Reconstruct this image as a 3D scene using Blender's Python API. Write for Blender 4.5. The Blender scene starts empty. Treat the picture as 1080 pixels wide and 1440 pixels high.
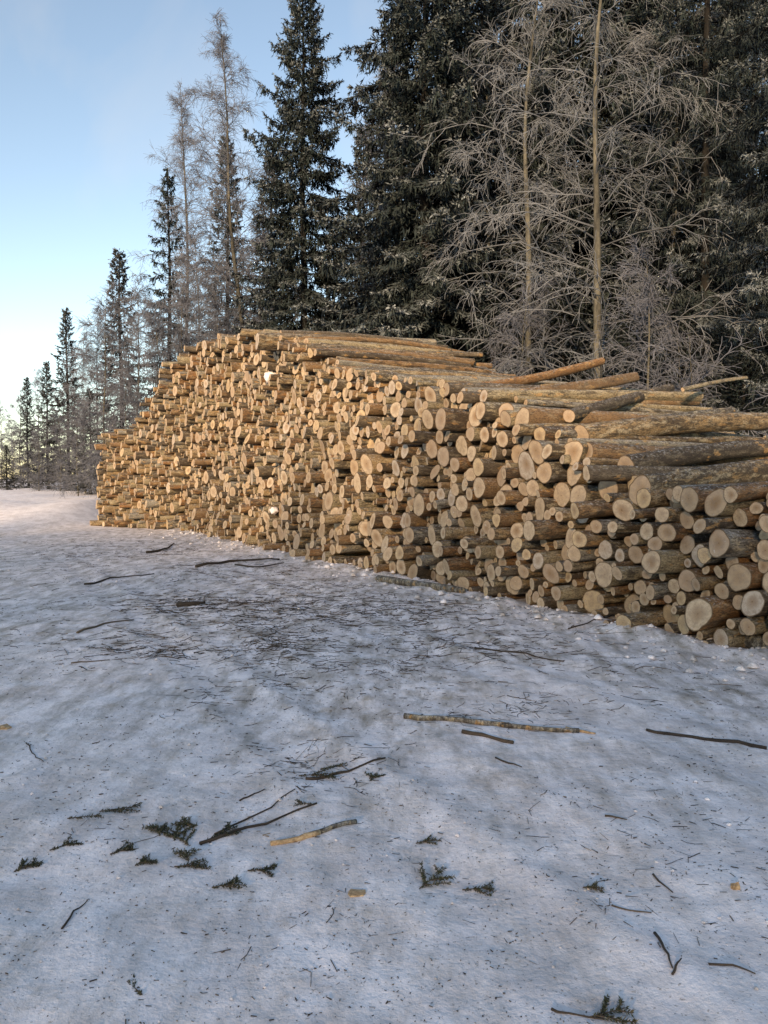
import bpy, math, random
import numpy as np
R = math.radians
sc = bpy.context.scene
COL = sc.collection

# ------------------------------------------------------------------ camera
CAM_H, F_PX, PITCH = 1.6, 1120.0, R(2.25)
cam_d = bpy.data.cameras.new('camera'); cam = bpy.data.objects.new('camera', cam_d)
COL.objects.link(cam); sc.camera = cam
cam_d.sensor_fit = 'VERTICAL'; cam_d.sensor_height = 24.0; cam_d.lens = F_PX / 1440 * 24
cam_d.clip_start = 0.05; cam_d.clip_end = 6000
cam.location = (0, 0, CAM_H); cam.rotation_euler = (R(90) - PITCH, 0, 0)

# ------------------------------------------------------------------ light
SUN_EL, SUN_AZ = R(13), math.atan2(-0.34, -0.94)        # azimuth clockwise from +Y, towards the sun
w = bpy.data.worlds.new('World'); sc.world = w; w.use_nodes = True
nt = w.node_tree; bg = nt.nodes['Background']
sky = nt.nodes.new('ShaderNodeTexSky'); sky.sky_type = 'NISHITA'; sky.sun_disc = False
sky.sun_elevation = SUN_EL; sky.sun_rotation = SUN_AZ
sky.air_density = 0.85; sky.dust_density = 0.0; sky.ozone_density = 1.9
tc_ = nt.nodes.new('ShaderNodeTexCoord'); mp_ = nt.nodes.new('ShaderNodeMapping'); mp_.inputs['Scale'].default_value = (3.0, 3.0, 1.1); mp_.inputs['Rotation'].default_value = (0, 0.35, 0.4)
cn_ = nt.nodes.new('ShaderNodeTexNoise'); cn_.inputs['Scale'].default_value = 2.0; cn_.inputs['Detail'].default_value = 5; cn_.inputs['Distortion'].default_value = 0.6
cr_ = nt.nodes.new('ShaderNodeValToRGB'); cr_.color_ramp.elements[0].position = 0.52; cr_.color_ramp.elements[1].position = 0.78
cr_.color_ramp.elements[0].color = (0, 0, 0, 1); cr_.color_ramp.elements[1].color = (0.22, 0.22, 0.22, 1)
cm_ = nt.nodes.new('ShaderNodeMix'); cm_.data_type = 'RGBA'; cm_.inputs[7].default_value = (2.6, 2.75, 3.0, 1)        # thin wisps of high cloud
nt.links.new(tc_.outputs['Generated'], mp_.inputs[0]); nt.links.new(mp_.outputs[0], cn_.inputs[0]); nt.links.new(cn_.outputs[0], cr_.inputs[0])
nt.links.new(cr_.outputs[0], cm_.inputs[0]); nt.links.new(sky.outputs[0], cm_.inputs[6])
nt.links.new(cm_.outputs[2], bg.inputs[0]); bg.inputs[1].default_value = 0.15
sd = bpy.data.lights.new('sun', 'SUN'); so = bpy.data.objects.new('sun', sd); COL.objects.link(so)
sd.energy = 3.0; sd.angle = R(2.4); sd.color = (1.0, 0.82, 0.62)
to_sun = (math.cos(SUN_EL) * math.sin(SUN_AZ), math.cos(SUN_EL) * math.cos(SUN_AZ), math.sin(SUN_EL))
from mathutils import Vector
so.rotation_euler = Vector(to_sun).to_track_quat('Z', 'Y').to_euler()
so.location = (-15, -40, 30)
vs = sc.view_settings
vs.view_transform = 'Standard'; vs.look = 'None'; vs.exposure = 1.14; vs.gamma = 1; vs.use_curve_mapping = False
vs.use_white_balance = True; vs.white_balance_temperature = 8700; vs.white_balance_tint = 13

# ------------------------------------------------------------------ helpers
rng = np.random.default_rng(7)
random.seed(7)
def nrm(a): return a / (np.linalg.norm(a, axis=-1, keepdims=True) + 1e-12)

def ray(px, py):
    x, z = (px - 540) / F_PX, -(py - 720) / F_PX
    c, s = math.cos(PITCH), math.sin(PITCH)
    return np.array([x, c + s * z, -s + c * z])
def project(P):
    P = np.asarray(P, float); d = P - np.array([0, 0, CAM_H])
    c, s = math.cos(PITCH), math.sin(PITCH)
    f = d[..., 1] * c - d[..., 2] * s; u = d[..., 1] * s + d[..., 2] * c
    return 540 + F_PX * d[..., 0] / f, 720 - F_PX * u / f, f
def at(px, dist): return (px - 540) / F_PX * dist

def hash2(ix, iy, s):
    n = (ix.astype(np.int64) * 374761393 + iy.astype(np.int64) * 668265263 + s * 2147483647) & 0x7fffffff
    n = ((n ^ (n >> 13)) * 1274126177) & 0x7fffffff
    return ((n ^ (n >> 16)) & 0xffff) / 65535.0
def vnoise(x, y, s=0):
    x = np.asarray(x, float); y = np.asarray(y, float)
    ix, iy = np.floor(x), np.floor(y); fx, fy = x - ix, y - iy
    fx = fx * fx * (3 - 2 * fx); fy = fy * fy * (3 - 2 * fy)
    a, b = hash2(ix, iy, s), hash2(ix + 1, iy, s); c, d = hash2(ix, iy + 1, s), hash2(ix + 1, iy + 1, s)
    return (a + (b - a) * fx) * (1 - fy) + (c + (d - c) * fx) * fy - 0.5

def mesh_obj(name, V, faces, mat, parent=None, loc=None, mats=None, midx=None, attrs=None, smooth=True):
    """faces: list of int arrays (n,k). attrs: {name:(type, array per vertex)}"""
    me = bpy.data.meshes.new(name)
    V = np.ascontiguousarray(V, dtype=np.float32)
    if not isinstance(faces, list): faces = [faces]
    faces = [np.asarray(f, dtype=np.int32) for f in faces if len(f)]
    loops = np.concatenate([f.ravel() for f in faces])
    tot = np.concatenate([np.full(len(f), f.shape[1], np.int32) for f in faces])
    st = np.concatenate([[0], np.cumsum(tot)[:-1]]).astype(np.int32)
    me.vertices.add(len(V)); me.vertices.foreach_set('co', V.ravel())
    me.loops.add(len(loops)); me.loops.foreach_set('vertex_index', loops)
    me.polygons.add(len(tot)); me.polygons.foreach_set('loop_start', st); me.polygons.foreach_set('loop_total', tot)
    for m in (mats or [mat]): me.materials.append(m)
    if midx is not None: me.polygons.foreach_set('material_index', np.asarray(midx, np.int32))
    me.polygons.foreach_set('use_smooth', np.full(len(tot), smooth))
    for k, (ty, arr) in (attrs or {}).items():
        a = me.attributes.new(k, ty, 'POINT')
        a.data.foreach_set('vector' if ty == 'FLOAT_VECTOR' else 'value', np.ascontiguousarray(arr, np.float32).ravel())
    me.update(calc_edges=True)
    o = bpy.data.objects.new(name, me); COL.objects.link(o)
    if parent is not None: o.parent = parent
    if loc is not None: o.location = loc
    return o
def tag(o, label=None, cat=None, group=None, kind=None):
    if label: o['label'] = label
    if cat: o['category'] = cat
    if group: o['group'] = group
    if kind: o['kind'] = kind
    return o
def thing(name, label, cat, loc=(0, 0, 0), group=None):
    o = bpy.data.objects.new(name, None); COL.objects.link(o); o.location = loc
    o.empty_display_size = 0.3
    return tag(o, label, cat, group)

def segs_to_mesh(P0, P1, r0, r1, sides=3):
    d = nrm(P1 - P0); ref = np.where(np.abs(d[:, 2:3]) > 0.9, np.array([[1.0, 0, 0]]), np.array([[0, 0, 1.0]]))
    a = nrm(np.cross(d, ref)); b = np.cross(a, d); th = np.linspace(0, 2 * np.pi, sides, endpoint=False)
    ring = np.cos(th)[None, :, None] * a[:, None] + np.sin(th)[None, :, None] * b[:, None]
    V = np.concatenate([P0[:, None] + ring * r0[:, None, None], P1[:, None] + ring * r1[:, None, None]], 1)
    n = len(P0); base = (np.arange(n) * 2 * sides)[:, None, None]
    k = np.arange(sides); k2 = (k + 1) % sides
    q = np.stack([k, k2, k2 + sides, k + sides], -1)[None] + base
    return V.reshape(-1, 3), q.reshape(-1, 4)

# ------------------------------------------------------------------ materials
def mat(name):
    m = bpy.data.materials.new(name); m.use_nodes = True
    n = m.node_tree.nodes; b = n['Principled BSDF']
    b.inputs['Roughness'].default_value = 0.85
    b.inputs['Specular IOR Level'].default_value = 0.2
    return m, n, m.node_tree.links, b
def N(n, t, **k):
    x = n.new('ShaderNode' + t)
    for a, v in k.items(): setattr(x, a, v)
    return x
def noise(n, l, vec, scale, detail=4, rough=0.6, dim='3D'):
    x = N(n, 'TexNoise'); x.inputs['Scale'].default_value = scale; x.inputs['Detail'].default_value = detail
    x.inputs['Roughness'].default_value = rough
    if vec is not None: l.new(vec, x.inputs['Vector'])
    return x.outputs['Fac']
def ramp(n, l, fac, stops, interp='LINEAR'):
    x = N(n, 'ValToRGB'); cr = x.color_ramp; cr.interpolation = interp
    while len(cr.elements) < len(stops): cr.elements.new(0.5)
    for e, (p, c) in zip(cr.elements, stops):
        e.position = p; e.color = (c, c, c, 1) if isinstance(c, (int, float)) else (*c, 1)
    l.new(fac, x.inputs[0]); return x.outputs[0]
def mix(n, l, fac, a, b, mode='MIX'):
    x = N(n, 'Mix', data_type='RGBA', blend_type=mode)
    for i, v in ((0, fac), (6, a), (7, b)):
        if isinstance(v, (int, float)): x.inputs[i].default_value = v
        elif isinstance(v, tuple): x.inputs[i].default_value = (*v, 1)
        else: l.new(v, x.inputs[i])
    return x.outputs[2]
def math_(n, l, op, a, b=None):
    x = N(n, 'Math', operation=op)
    for i, v in ((0, a), (1, b)):
        if v is None: continue
        if isinstance(v, (int, float)): x.inputs[i].default_value = v
        else: l.new(v, x.inputs[i])
    return x.outputs[0]
def attr(n, name): return N(n, 'Attribute', attribute_name=name)
def vscale(n, l, vec, s):
    x = N(n, 'Mapping'); x.inputs['Scale'].default_value = s; l.new(vec, x.inputs['Vector']); return x.outputs[0]
def bump(n, l, h, strength, dist, b):
    x = N(n, 'Bump'); x.inputs['Strength'].default_value = strength; x.inputs['Distance'].default_value = dist
    l.new(h, x.inputs['Height']); l.new(x.outputs[0], b.inputs['Normal'])

def make_snow():
    m, n, l, b = mat('packed_snow')
    geo = N(n, 'NewGeometry'); P = geo.outputs['Position']
    n1 = noise(n, l, P, 0.35, 5, 0.6); n2 = noise(n, l, P, 2.6, 6, 0.7); n3 = noise(n, l, P, 22, 4, 0.7)
    n4 = noise(n, l, vscale(n, l, P, (1.6, 0.55, 1)), 3.2, 6, 0.72)
    c = mix(n, l, ramp(n, l, n2, [(0.40, 0), (0.58, 1)]), (0.76, 0.70, 0.70), (0.95, 0.89, 0.895))
    dirt = attr(n, 'dirt').outputs['Fac']
    d1 = math_(n, l, 'MULTIPLY', ramp(n, l, n4, [(0.42, 0), (0.66, 1)]), dirt)
    c = mix(n, l, d1, c, (0.33, 0.29, 0.25))
    # sawdust and bark dust
    d2 = math_(n, l, 'MULTIPLY', ramp(n, l, noise(n, l, P, 5.5, 6, 0.75), [(0.55, 0), (0.75, 0.7)]), dirt)
    c = mix(n, l, d2, c, (0.42, 0.31, 0.19))
    d3 = math_(n, l, 'MULTIPLY', ramp(n, l, noise(n, l, P, 60, 3, 0.7), [(0.61, 0), (0.68, 0.75)]),
               ramp(n, l, n1, [(0.3, 0.3), (0.6, 1)]))
    c = mix(n, l, d3, c, (0.16, 0.13, 0.10))
    l.new(c, b.inputs['Base Color']); b.inputs['Roughness'].default_value = 0.72
    h = math_(n, l, 'ADD', math_(n, l, 'MULTIPLY', n3, 0.35), math_(n, l, 'MULTIPLY', noise(n, l, P, 7, 5, 0.65), 1.0))
    bump(n, l, h, 0.7, 0.024, b)
    return m
M_SNOW = make_snow()

def make_bark():
    m, n, l, b = mat('bark')
    lc = attr(n, 'lc').outputs['Vector']; rnd = attr(n, 'rnd').outputs['Fac']
    base = ramp(n, l, rnd, [(0.0, (0.34, 0.235, 0.13)), (0.22, (0.25, 0.15, 0.08)), (0.42, (0.34, 0.275, 0.175)), (0.6, (0.13, 0.10, 0.072)),
                            (0.74, (0.30, 0.155, 0.07)), (0.86, (0.28, 0.26, 0.225))], 'CONSTANT')
    big = noise(n, l, vscale(n, l, lc, (9, 9, 2.2)), 1.0, 5, 0.7)
    mid = noise(n, l, vscale(n, l, lc, (17, 17, 5)), 1.0, 7, 0.72)
    fine = noise(n, l, vscale(n, l, lc, (90, 90, 28)), 1.0, 4, 0.7)
    r2 = math_(n, l, 'FRACT', math_(n, l, 'MULTIPLY', rnd, 13.7))
    dark = ramp(n, l, math_(n, l, 'ADD', mid, math_(n, l, 'MULTIPLY', math_(n, l, 'SUBTRACT', r2, 0.55), 0.22)), [(0.46, 0), (0.58, 1)])
    c = mix(n, l, math_(n, l, 'MULTIPLY', dark, 0.88), base, (0.055, 0.042, 0.032))
    c = mix(n, l, ramp(n, l, big, [(0.54, 0), (0.64, 0.7)]), c, (0.095, 0.072, 0.052))
    c = mix(n, l, math_(n, l, 'MULTIPLY', ramp(n, l, noise(n, l, vscale(n, l, lc, (6, 6, 2.4)), 1.7, 4, 0.6), [(0.60, 0), (0.645, 0.85)]),
                        ramp(n, l, rnd, [(0, 0.6), (1, 1)])), c, (0.50, 0.29, 0.12))
    pale = ramp(n, l, noise(n, l, vscale(n, l, lc, (11, 11, 3.5)), 1.3, 6, 0.72), [(0.52, 0), (0.60, 0.75)])
    c = mix(n, l, math_(n, l, 'MULTIPLY', pale, ramp(n, l, rnd, [(0, 0.9), (0.22, 0.35), (0.42, 0.9), (0.6, 0.3), (0.74, 0.4), (0.86, 0.95)], 'CONSTANT')), c, (0.50, 0.42, 0.29))
    lent = ramp(n, l, noise(n, l, vscale(n, l, lc, (14, 14, 75)), 1.0, 3, 0.6), [(0.60, 0), (0.66, 0.8)])
    c = mix(n, l, math_(n, l, 'MULTIPLY', lent, ramp(n, l, rnd, [(0, 1.0), (0.22, 0.1), (0.42, 1.0), (0.6, 0.15), (0.74, 0.1), (0.86, 1.0)], 'CONSTANT')), c, (0.05, 0.04, 0.034))
    c = mix(n, l, ramp(n, l, fine, [(0.36, 0.75), (0.58, 0)]), c, (0.03, 0.024, 0.02))
    # grey lichen and a dusting of frost on the upper side
    geo = N(n, 'NewGeometry'); sep = N(n, 'SeparateXYZ'); l.new(geo.outputs['Normal'], sep.inputs[0])
    up = ramp(n, l, sep.outputs['Z'], [(0.25, 0), (0.9, 1)])
    fr = math_(n, l, 'MULTIPLY', up, ramp(n, l, noise(n, l, vscale(n, l, lc, (22, 22, 14)), 1.6, 5, 0.75), [(0.52, 0), (0.66, 0.7)]))
    c = mix(n, l, fr, c, (0.60, 0.60, 0.60))
    l.new(c, b.inputs['Base Color'])
    bump(n, l, math_(n, l, 'ADD', math_(n, l, 'MULTIPLY', mid, 1.0), math_(n, l, 'MULTIPLY', fine, 0.5)), 0.8, 0.014, b)
    return m
M_BARK = make_bark()

def make_cut():
    m, n, l, b = mat('cut_wood')
    lc = attr(n, 'lc').outputs['Vector']; rnd = attr(n, 'rnd').outputs['Fac']
    sep = N(n, 'SeparateXYZ'); l.new(lc, sep.inputs[0])
    comb = N(n, 'CombineXYZ'); l.new(sep.outputs[0], comb.inputs[0]); l.new(sep.outputs[1], comb.inputs[1])
    ln = N(n, 'VectorMath', operation='LENGTH'); l.new(comb.outputs[0], ln.inputs[0]); rad = ln.outputs['Value']
    wob = noise(n, l, lc, 1.6, 4, 0.6)
    rr = math_(n, l, 'ADD', rad, math_(n, l, 'MULTIPLY', wob, 0.22))
    tone = ramp(n, l, rnd, [(0, (0.50, 0.385, 0.27)), (0.25, (0.44, 0.325, 0.22)), (0.45, (0.54, 0.43, 0.31)), (0.62, (0.41, 0.31, 0.225)),
                            (0.78, (0.54, 0.405, 0.25)), (0.9, (0.49, 0.42, 0.35))], 'CONSTANT')
    heart = ramp(n, l, rr, [(0.12, 1), (0.5, 0.55), (0.75, 0)])
    r3 = math_(n, l, 'FRACT', math_(n, l, 'MULTIPLY', rnd, 29.3))
    c = mix(n, l, math_(n, l, 'MULTIPLY', heart, ramp(n, l, r3, [(0.2, 0.3), (1.0, 1.25)])), tone, (0.27, 0.165, 0.09))
    rings = math_(n, l, 'SINE', math_(n, l, 'MULTIPLY', rr, 70))
    c = mix(n, l, ramp(n, l, rings, [(0.2, 0), (1.0, 0.30)]), c, (0.30, 0.19, 0.11))
    c = mix(n, l, ramp(n, l, noise(n, l, lc, 3.2, 5, 0.7), [(0.42, 0), (0.68, 0.8)]), c, (0.27, 0.20, 0.15))
    c = mix(n, l, ramp(n, l, noise(n, l, lc, 2.1, 5, 0.7), [(0.62, 0), (0.72, 0.55)]), c, (0.62, 0.61, 0.60))   # rime on the cut
    at2 = math_(n, l, 'ARCTAN2', sep.outputs[1], sep.outputs[0])
    cv = N(n, 'CombineXYZ'); l.new(math_(n, l, 'MULTIPLY', at2, 3.2), cv.inputs[0]); l.new(math_(n, l, 'MULTIPLY', rad, 0.5), cv.inputs[1]); l.new(sep.outputs[2], cv.inputs[2])
    crk = math_(n, l, 'MULTIPLY', ramp(n, l, noise(n, l, cv.outputs[0], 2.4, 3, 0.5), [(0.485, 0), (0.5, 1), (0.515, 0)]), ramp(n, l, rad, [(0.1, 0.9), (0.75, 0)]))
    c = mix(n, l, crk, c, (0.14, 0.09, 0.055))
    saw = noise(n, l, vscale(n, l, lc, (1.2, 26, 1)), 1.5, 3, 0.6)
    c = mix(n, l, ramp(n, l, saw, [(0.5, 0), (0.7, 0.35)]), c, (0.26, 0.19, 0.13))
    c = mix(n, l, ramp(n, l, rr, [(0.045 + 0.08, 1), (0.16, 0)]), c, (0.17, 0.10, 0.06))
    c = mix(n, l, ramp(n, l, rad, [(0.89, 0), (0.955, 1)]), c, (0.13, 0.085, 0.05))
    l.new(c, b.inputs['Base Color']); b.inputs['Roughness'].default_value = 0.75
    bump(n, l, math_(n, l, 'ADD', noise(n, l, vscale(n, l, lc, (3, 22, 3)), 2, 4), math_(n, l, 'MULTIPLY', rings, 0.1)), 0.35, 0.006, b)
    return m
M_CUT = make_cut()

def make_split():
    m, n, l, b = mat('split_wood')
    P = N(n, 'NewGeometry').outputs['Position']
    c = ramp(n, l, noise(n, l, P, 45, 5, 0.7), [(0.35, (0.22, 0.14, 0.08)), (0.5, (0.46, 0.30, 0.17)), (0.68, (0.58, 0.44, 0.28))])
    l.new(c, b.inputs['Base Color']); return m
M_SPLIT = make_split()

def soft_normal(n, l, b):
    # shoots are brushes of needles: they shade by the direction they face, not as flat blades
    a = attr(n, 'nv').outputs['Vector']; vt = N(n, 'VectorTransform', vector_type='NORMAL', convert_from='OBJECT', convert_to='WORLD'); l.new(a, vt.inputs[0])
    geo = N(n, 'NewGeometry'); mx = N(n, 'Mix', data_type='VECTOR'); mx.inputs[0].default_value = 0.72
    l.new(geo.outputs['Normal'], mx.inputs[4]); l.new(vt.outputs[0], mx.inputs[5])
    nz = N(n, 'VectorMath', operation='NORMALIZE'); l.new(mx.outputs[1], nz.inputs[0]); l.new(nz.outputs[0], b.inputs['Normal'])
def make_needles():
    m, n, l, b = mat('spruce_needles')
    fr = attr(n, 'frost').outputs['Fac']; tn = attr(n, 'tone').outputs['Fac']
    c = ramp(n, l, tn, [(0.0, (0.004, 0.009, 0.009)), (0.5, (0.010, 0.020, 0.018)), (1.0, (0.021, 0.035, 0.031))])
    c = mix(n, l, fr, c, (0.34, 0.375, 0.40))
    l.new(c, b.inputs['Base Color']); b.inputs['Roughness'].default_value = 0.7
    soft_normal(n, l, b)
    return m
M_NEEDLE = make_needles()
def make_needles_far():
    m, n, l, b = mat('spruce_needles_frost_haze')  # frost, plus the fade of distance haze painted into the needle colours
    fr = attr(n, 'frost').outputs['Fac']; tn = attr(n, 'tone').outputs['Fac']
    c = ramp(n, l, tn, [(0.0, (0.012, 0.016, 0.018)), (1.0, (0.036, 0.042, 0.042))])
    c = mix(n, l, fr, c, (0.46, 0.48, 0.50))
    l.new(c, b.inputs['Base Color']); soft_normal(n, l, b); return m
M_NEEDLE_FAR = make_needles_far()
def make_trunk(name, c0, c1, c2, sc_=14):
    m, n, l, b = mat(name)
    tc = N(n, 'TexCoord').outputs['Object']
    k = noise(n, l, vscale(n, l, tc, (1, 1, 0.35)), sc_, 5, 0.7)
    c = ramp(n, l, k, [(0.32, c0), (0.5, c1), (0.68, c2)])
    l.new(c, b.inputs['Base Color']); bump(n, l, k, 0.8, 0.03, b); return m
M_SPRTRUNK = make_trunk('spruce_trunk_bark', (0.005, 0.005, 0.005), (0.011, 0.010, 0.009), (0.024, 0.020, 0.017))
M_BIRTRUNK = make_trunk('birch_trunk_bark', (0.022, 0.021, 0.019), (0.075, 0.070, 0.056), (0.17, 0.155, 0.12), 3)
def make_twig(name, dark, frost):
    m, n, l, b = mat(name)
    fr = attr(n, 'frost').outputs['Fac']
    l.new(mix(n, l, fr, dark, frost), b.inputs['Base Color']); return m
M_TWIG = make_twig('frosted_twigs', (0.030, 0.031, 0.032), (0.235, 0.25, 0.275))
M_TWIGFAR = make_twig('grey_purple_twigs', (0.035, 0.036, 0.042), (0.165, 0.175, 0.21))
def make_litter():
    m, n, l, b = mat('bark_and_needle_litter')
    tn = attr(n, 'tone').outputs['Fac']
    l.new(ramp(n, l, tn, [(0, (0.035, 0.028, 0.024)), (0.5, (0.10, 0.075, 0.056)), (0.8, (0.20, 0.15, 0.105)), (1, (0.38, 0.28, 0.18))]), b.inputs['Base Color'])
    return m
M_LITTER = make_litter()
def make_sprig():
    m, n, l, b = mat('torn_spruce_needles')
    l.new(ramp(n, l, attr(n, 'tone').outputs['Fac'], [(0, (0.020, 0.022, 0.014)), (0.55, (0.050, 0.058, 0.030)), (0.8, (0.09, 0.075, 0.045)), (1, (0.20, 0.20, 0.17))]), b.inputs['Base Color']); return m
M_SPRIG = make_sprig()

# ------------------------------------------------------------------ ground
def sstep(a, b, x):
    t = np.clip((x - a) / (b - a), 0, 1); return t * t * (3 - 2 * t)
def ground_z(x, y, fine=True):
    x = np.asarray(x, float); y = np.asarray(y, float)
    face = 7.17 - 0.535 * y                                   # x of the foot of the pile
    z = 0.04 * vnoise(x * 0.35, y * 0.35, 1) + 0.018 * vnoise(x * 1.1, y * 1.1, 2)
    near = np.exp(-np.abs(x - face) / 1.0)
    z = z * (1 - 0.7 * np.exp(-np.abs(x - face) / 1.5))
    # soft loose snow at the near left, ploughed bank far left
    z = z + sstep(-0.35, -1.5, x) * sstep(4.8, 2.4, y) * (0.04 + 0.09 * vnoise(x * 1.7, y * 1.7, 5) + 0.05 * vnoise(x * 4.1, y * 4.1, 15))
    bank = sstep(-9.6, -12.5, x) * sstep(25.5, 31.5, y) 
    z = z + bank * (0.75 + 0.25 * vnoise(x * 0.5, y * 0.5, 6)) + 0.01 * np.clip(y - 34, 0, 120)
    z = z + 0.075 * np.exp(-((x - face + 0.10) / 0.30) ** 2) * sstep(30, 26, y) * (0.7 + 0.9 * vnoise(x * 2.2, y * 2.2, 61))
    off = (x - face) * 0.882 + 0.18 * vnoise(x * 0.25, y * 0.25, 62)
    for o_ in (-1.9, -2.5, -4.0, -4.55):
        z = z - 0.014 * np.exp(-((off - o_) / 0.17) ** 2) * sstep(34, 28, y)
        z = z + 0.006 * np.exp(-((np.abs(off - o_) - 0.27) / 0.07) ** 2) * sstep(34, 28, y)
    if fine:
        d = np.clip(1.4 - y / 28, 0.3, 1)
        ridg = np.abs(vnoise(x * 5.5, y * 4.3, 11)) 
        z = z + d * (0.014 * vnoise(x * 2.9, y * 2.3, 8) + 0.011 * (vnoise(x * 6.1, y * 5.2, 3)) + 0.012 * vnoise(x * 12.3, y * 11.1, 4))
        crumb = np.clip(vnoise(x * 8.5, y * 8.5, 9) - 0.22, 0, 1) * (0.15 + 0.85 * np.exp(-np.abs(x - face + 0.5) / 0.7)) 
        z = z + 0.16 * crumb + 0.10 * near * np.clip(vnoise(x * 3.1, y * 3.1, 12), 0, 1)
    return z
def graded(lo, hi, step, ends, g=1.12):
    a = list(np.arange(lo, hi, step)); s, v = step, a[-1]
    while v < ends[1]: s *= g; v += s; a.append(v)
    s, v = step, lo
    while v > ends[0]: s *= g; v -= s; a.insert(0, v)
    return np.array(a)
xs = graded(-5.5, 5.0, 0.055, (-1500, 1500), 1.07); ys = graded(1.0, 12.0, 0.055, (-1500, 3000), 1.07)
X, Y = np.meshgrid(xs, ys); Z = ground_z(X, Y)
nx, ny = len(xs), len(ys); idx = np.arange(nx * ny).reshape(ny, nx)
q = np.stack([idx[:-1, :-1], idx[:-1, 1:], idx[1:, 1:], idx[1:, :-1]], -1).reshape(-1, 4)
face = 7.17 - 0.535 * Y
dirt = 0.60 + 0.9 * np.exp(-np.abs(X - face + 0.8) / 2.2) * sstep(4, 9, Y) + 1.0 * np.exp(-((Y - 17) / 9) ** 2) * sstep(-14, -9, X)
dirt = np.clip(dirt * (0.55 + 0.9 * (vnoise(X * 0.7, Y * 0.7, 21) + 0.4)), 0, 1) * sstep(29.5, 25.5, Y + 0.2 * vnoise(X, Y, 30))
g = mesh_obj('ground', np.stack([X, Y, Z], -1).reshape(-1, 3), q, M_SNOW, attrs={'dirt': ('FLOAT', dirt.ravel())})
tag(g, 'trampled grey blue snow of the forest road', None, None, 'structure')

# ------------------------------------------------------------------ log pile layout
LD = nrm(np.array([0.882, 0.472, 0.0]))                        # direction the logs point (into the forest)
POLY = np.array([(5.0, 4.056), (-6.42, 25.4), (-10.2, 28.1)])
SEG = np.linalg.norm(np.diff(POLY, axis=0), axis=1); SCUM = np.concatenate([[0], np.cumsum(SEG)])
def base_pt(s):
    s = np.asarray(s, float)
    return np.stack([np.interp(s, SCUM, POLY[:, 0]), np.interp(s, SCUM, POLY[:, 1]), np.zeros_like(s)], -1)
LEAN = 0.13
def face_pt(s, z, out=0.0):
    s = np.asarray(s, float); z = np.asarray(z, float)
    return base_pt(s) + np.stack([0 * z, 0 * z, z], -1) + LD * (LEAN * (1 - sstep(19, 25, s)) * z - out)[..., None]
def px_to_face(px, py):
    """ray through the pixel meets the leaning plane of the log ends"""
    e1 = nrm(np.append(POLY[1] - POLY[0], 0)); e2 = np.array([0, 0, 1.0]) + LD * LEAN
    A = np.stack([e1, e2, -ray(px, py)], 1); b = np.array([0, 0, CAM_H]) - np.append(POLY[0], 0)
    s, z, t = np.linalg.solve(A, b); return s, z, t
PROF_Y = [4, 7.05, 8.3, 8.9, 9.8, 11.2, 12.9, 14.5, 16.2, 17.3, 19, 21, 23.3, 25.4, 25.9, 26.4, 26.5, 27.1, 27.8, 28.1]
PROF_Z = [1.5, 1.5, 1.42, 1.58, 2.12, 2.8, 3.2, 3.5, 3.85, 4.45, 5.15, 5.45, 5.75, 5.55, 5.05, 4.3, 3.75, 3.4, 3.1, 2.5]
PROF_S = [float(np.interp(y, POLY[:, 1], SCUM)) for y in PROF_Y]
def prof(s): return np.interp(s, PROF_S, PROF_Z)

# log ends read off the photograph: (x, y, half width, half height) in two enlargements
E1 = """122,395,24,38 40,420,18,38 262,468,30,46 62,522,42,66 95,470,15,17 320,547,17,18 423,615,42,58 610,648,30,27 710,642,36,36
160,655,26,56 250,655,26,56 85,620,22,36 612,706,30,38 293,738,24,32 225,738,18,23 252,753,9,13 57,700,20,22 75,745,23,25 122,700,38,42
28,740,16,17 380,780,22,30 475,782,26,26 495,745,25,20 553,730,17,21 712,760,38,40 805,785,50,62 675,812,32,42 708,855,32,42 930,850,54,58
1042,815,28,30 1070,880,42,44 1018,870,10,18 995,705,30,28 1033,748,22,20 1078,755,20,36 765,905,44,48 832,900,28,36 780,960,45,20
846,975,24,28 960,995,54,62 843,1040,26,27 895,1053,25,36 1020,1105,46,58 610,1165,40,54 720,1195,34,48 728,1102,24,23 655,1035,27,34
567,1040,20,22 527,1040,28,34 825,1237,17,20 987,1208,22,34 960,1218,16,24 1078,1195,14,26 475,1080,24,26 510,1122,20,28 590,1100,15,14
472,1172,20,24 380,1070,18,20 338,1093,20,22 340,1152,17,18 370,1142,15,17 313,1042,18,22 245,1022,14,16 213,1060,25,34 303,970,18,24
262,985,20,17 225,950,17,23 258,940,22,28 277,907,24,36 208,888,30,40 235,838,26,44 160,795,34,40 385,880,36,42 440,905,22,30 562,900,28,46
500,975,22,30 460,985,20,20 450,945,16,15 482,825,18,22 325,780,13,13 180,970,30,46 148,930,32,40 70,905,20,24 75,860,25,32 115,850,18,19
10,800,22,36 110,795,22,32 64,970,24,32 15,965,18,24 30,1020,24,34 60,1065,14,16 115,1060,18,26 38,1118,24,28 118,1105,26,28 185,1110,34,32
205,1145,20,21 243,1137,18,17 8,660,14,32 15,1075,14,18 240,1172,24,18 660,1120,16,18 440,1040,14,17 780,1160,15,16 920,1150,18,20"""
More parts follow.
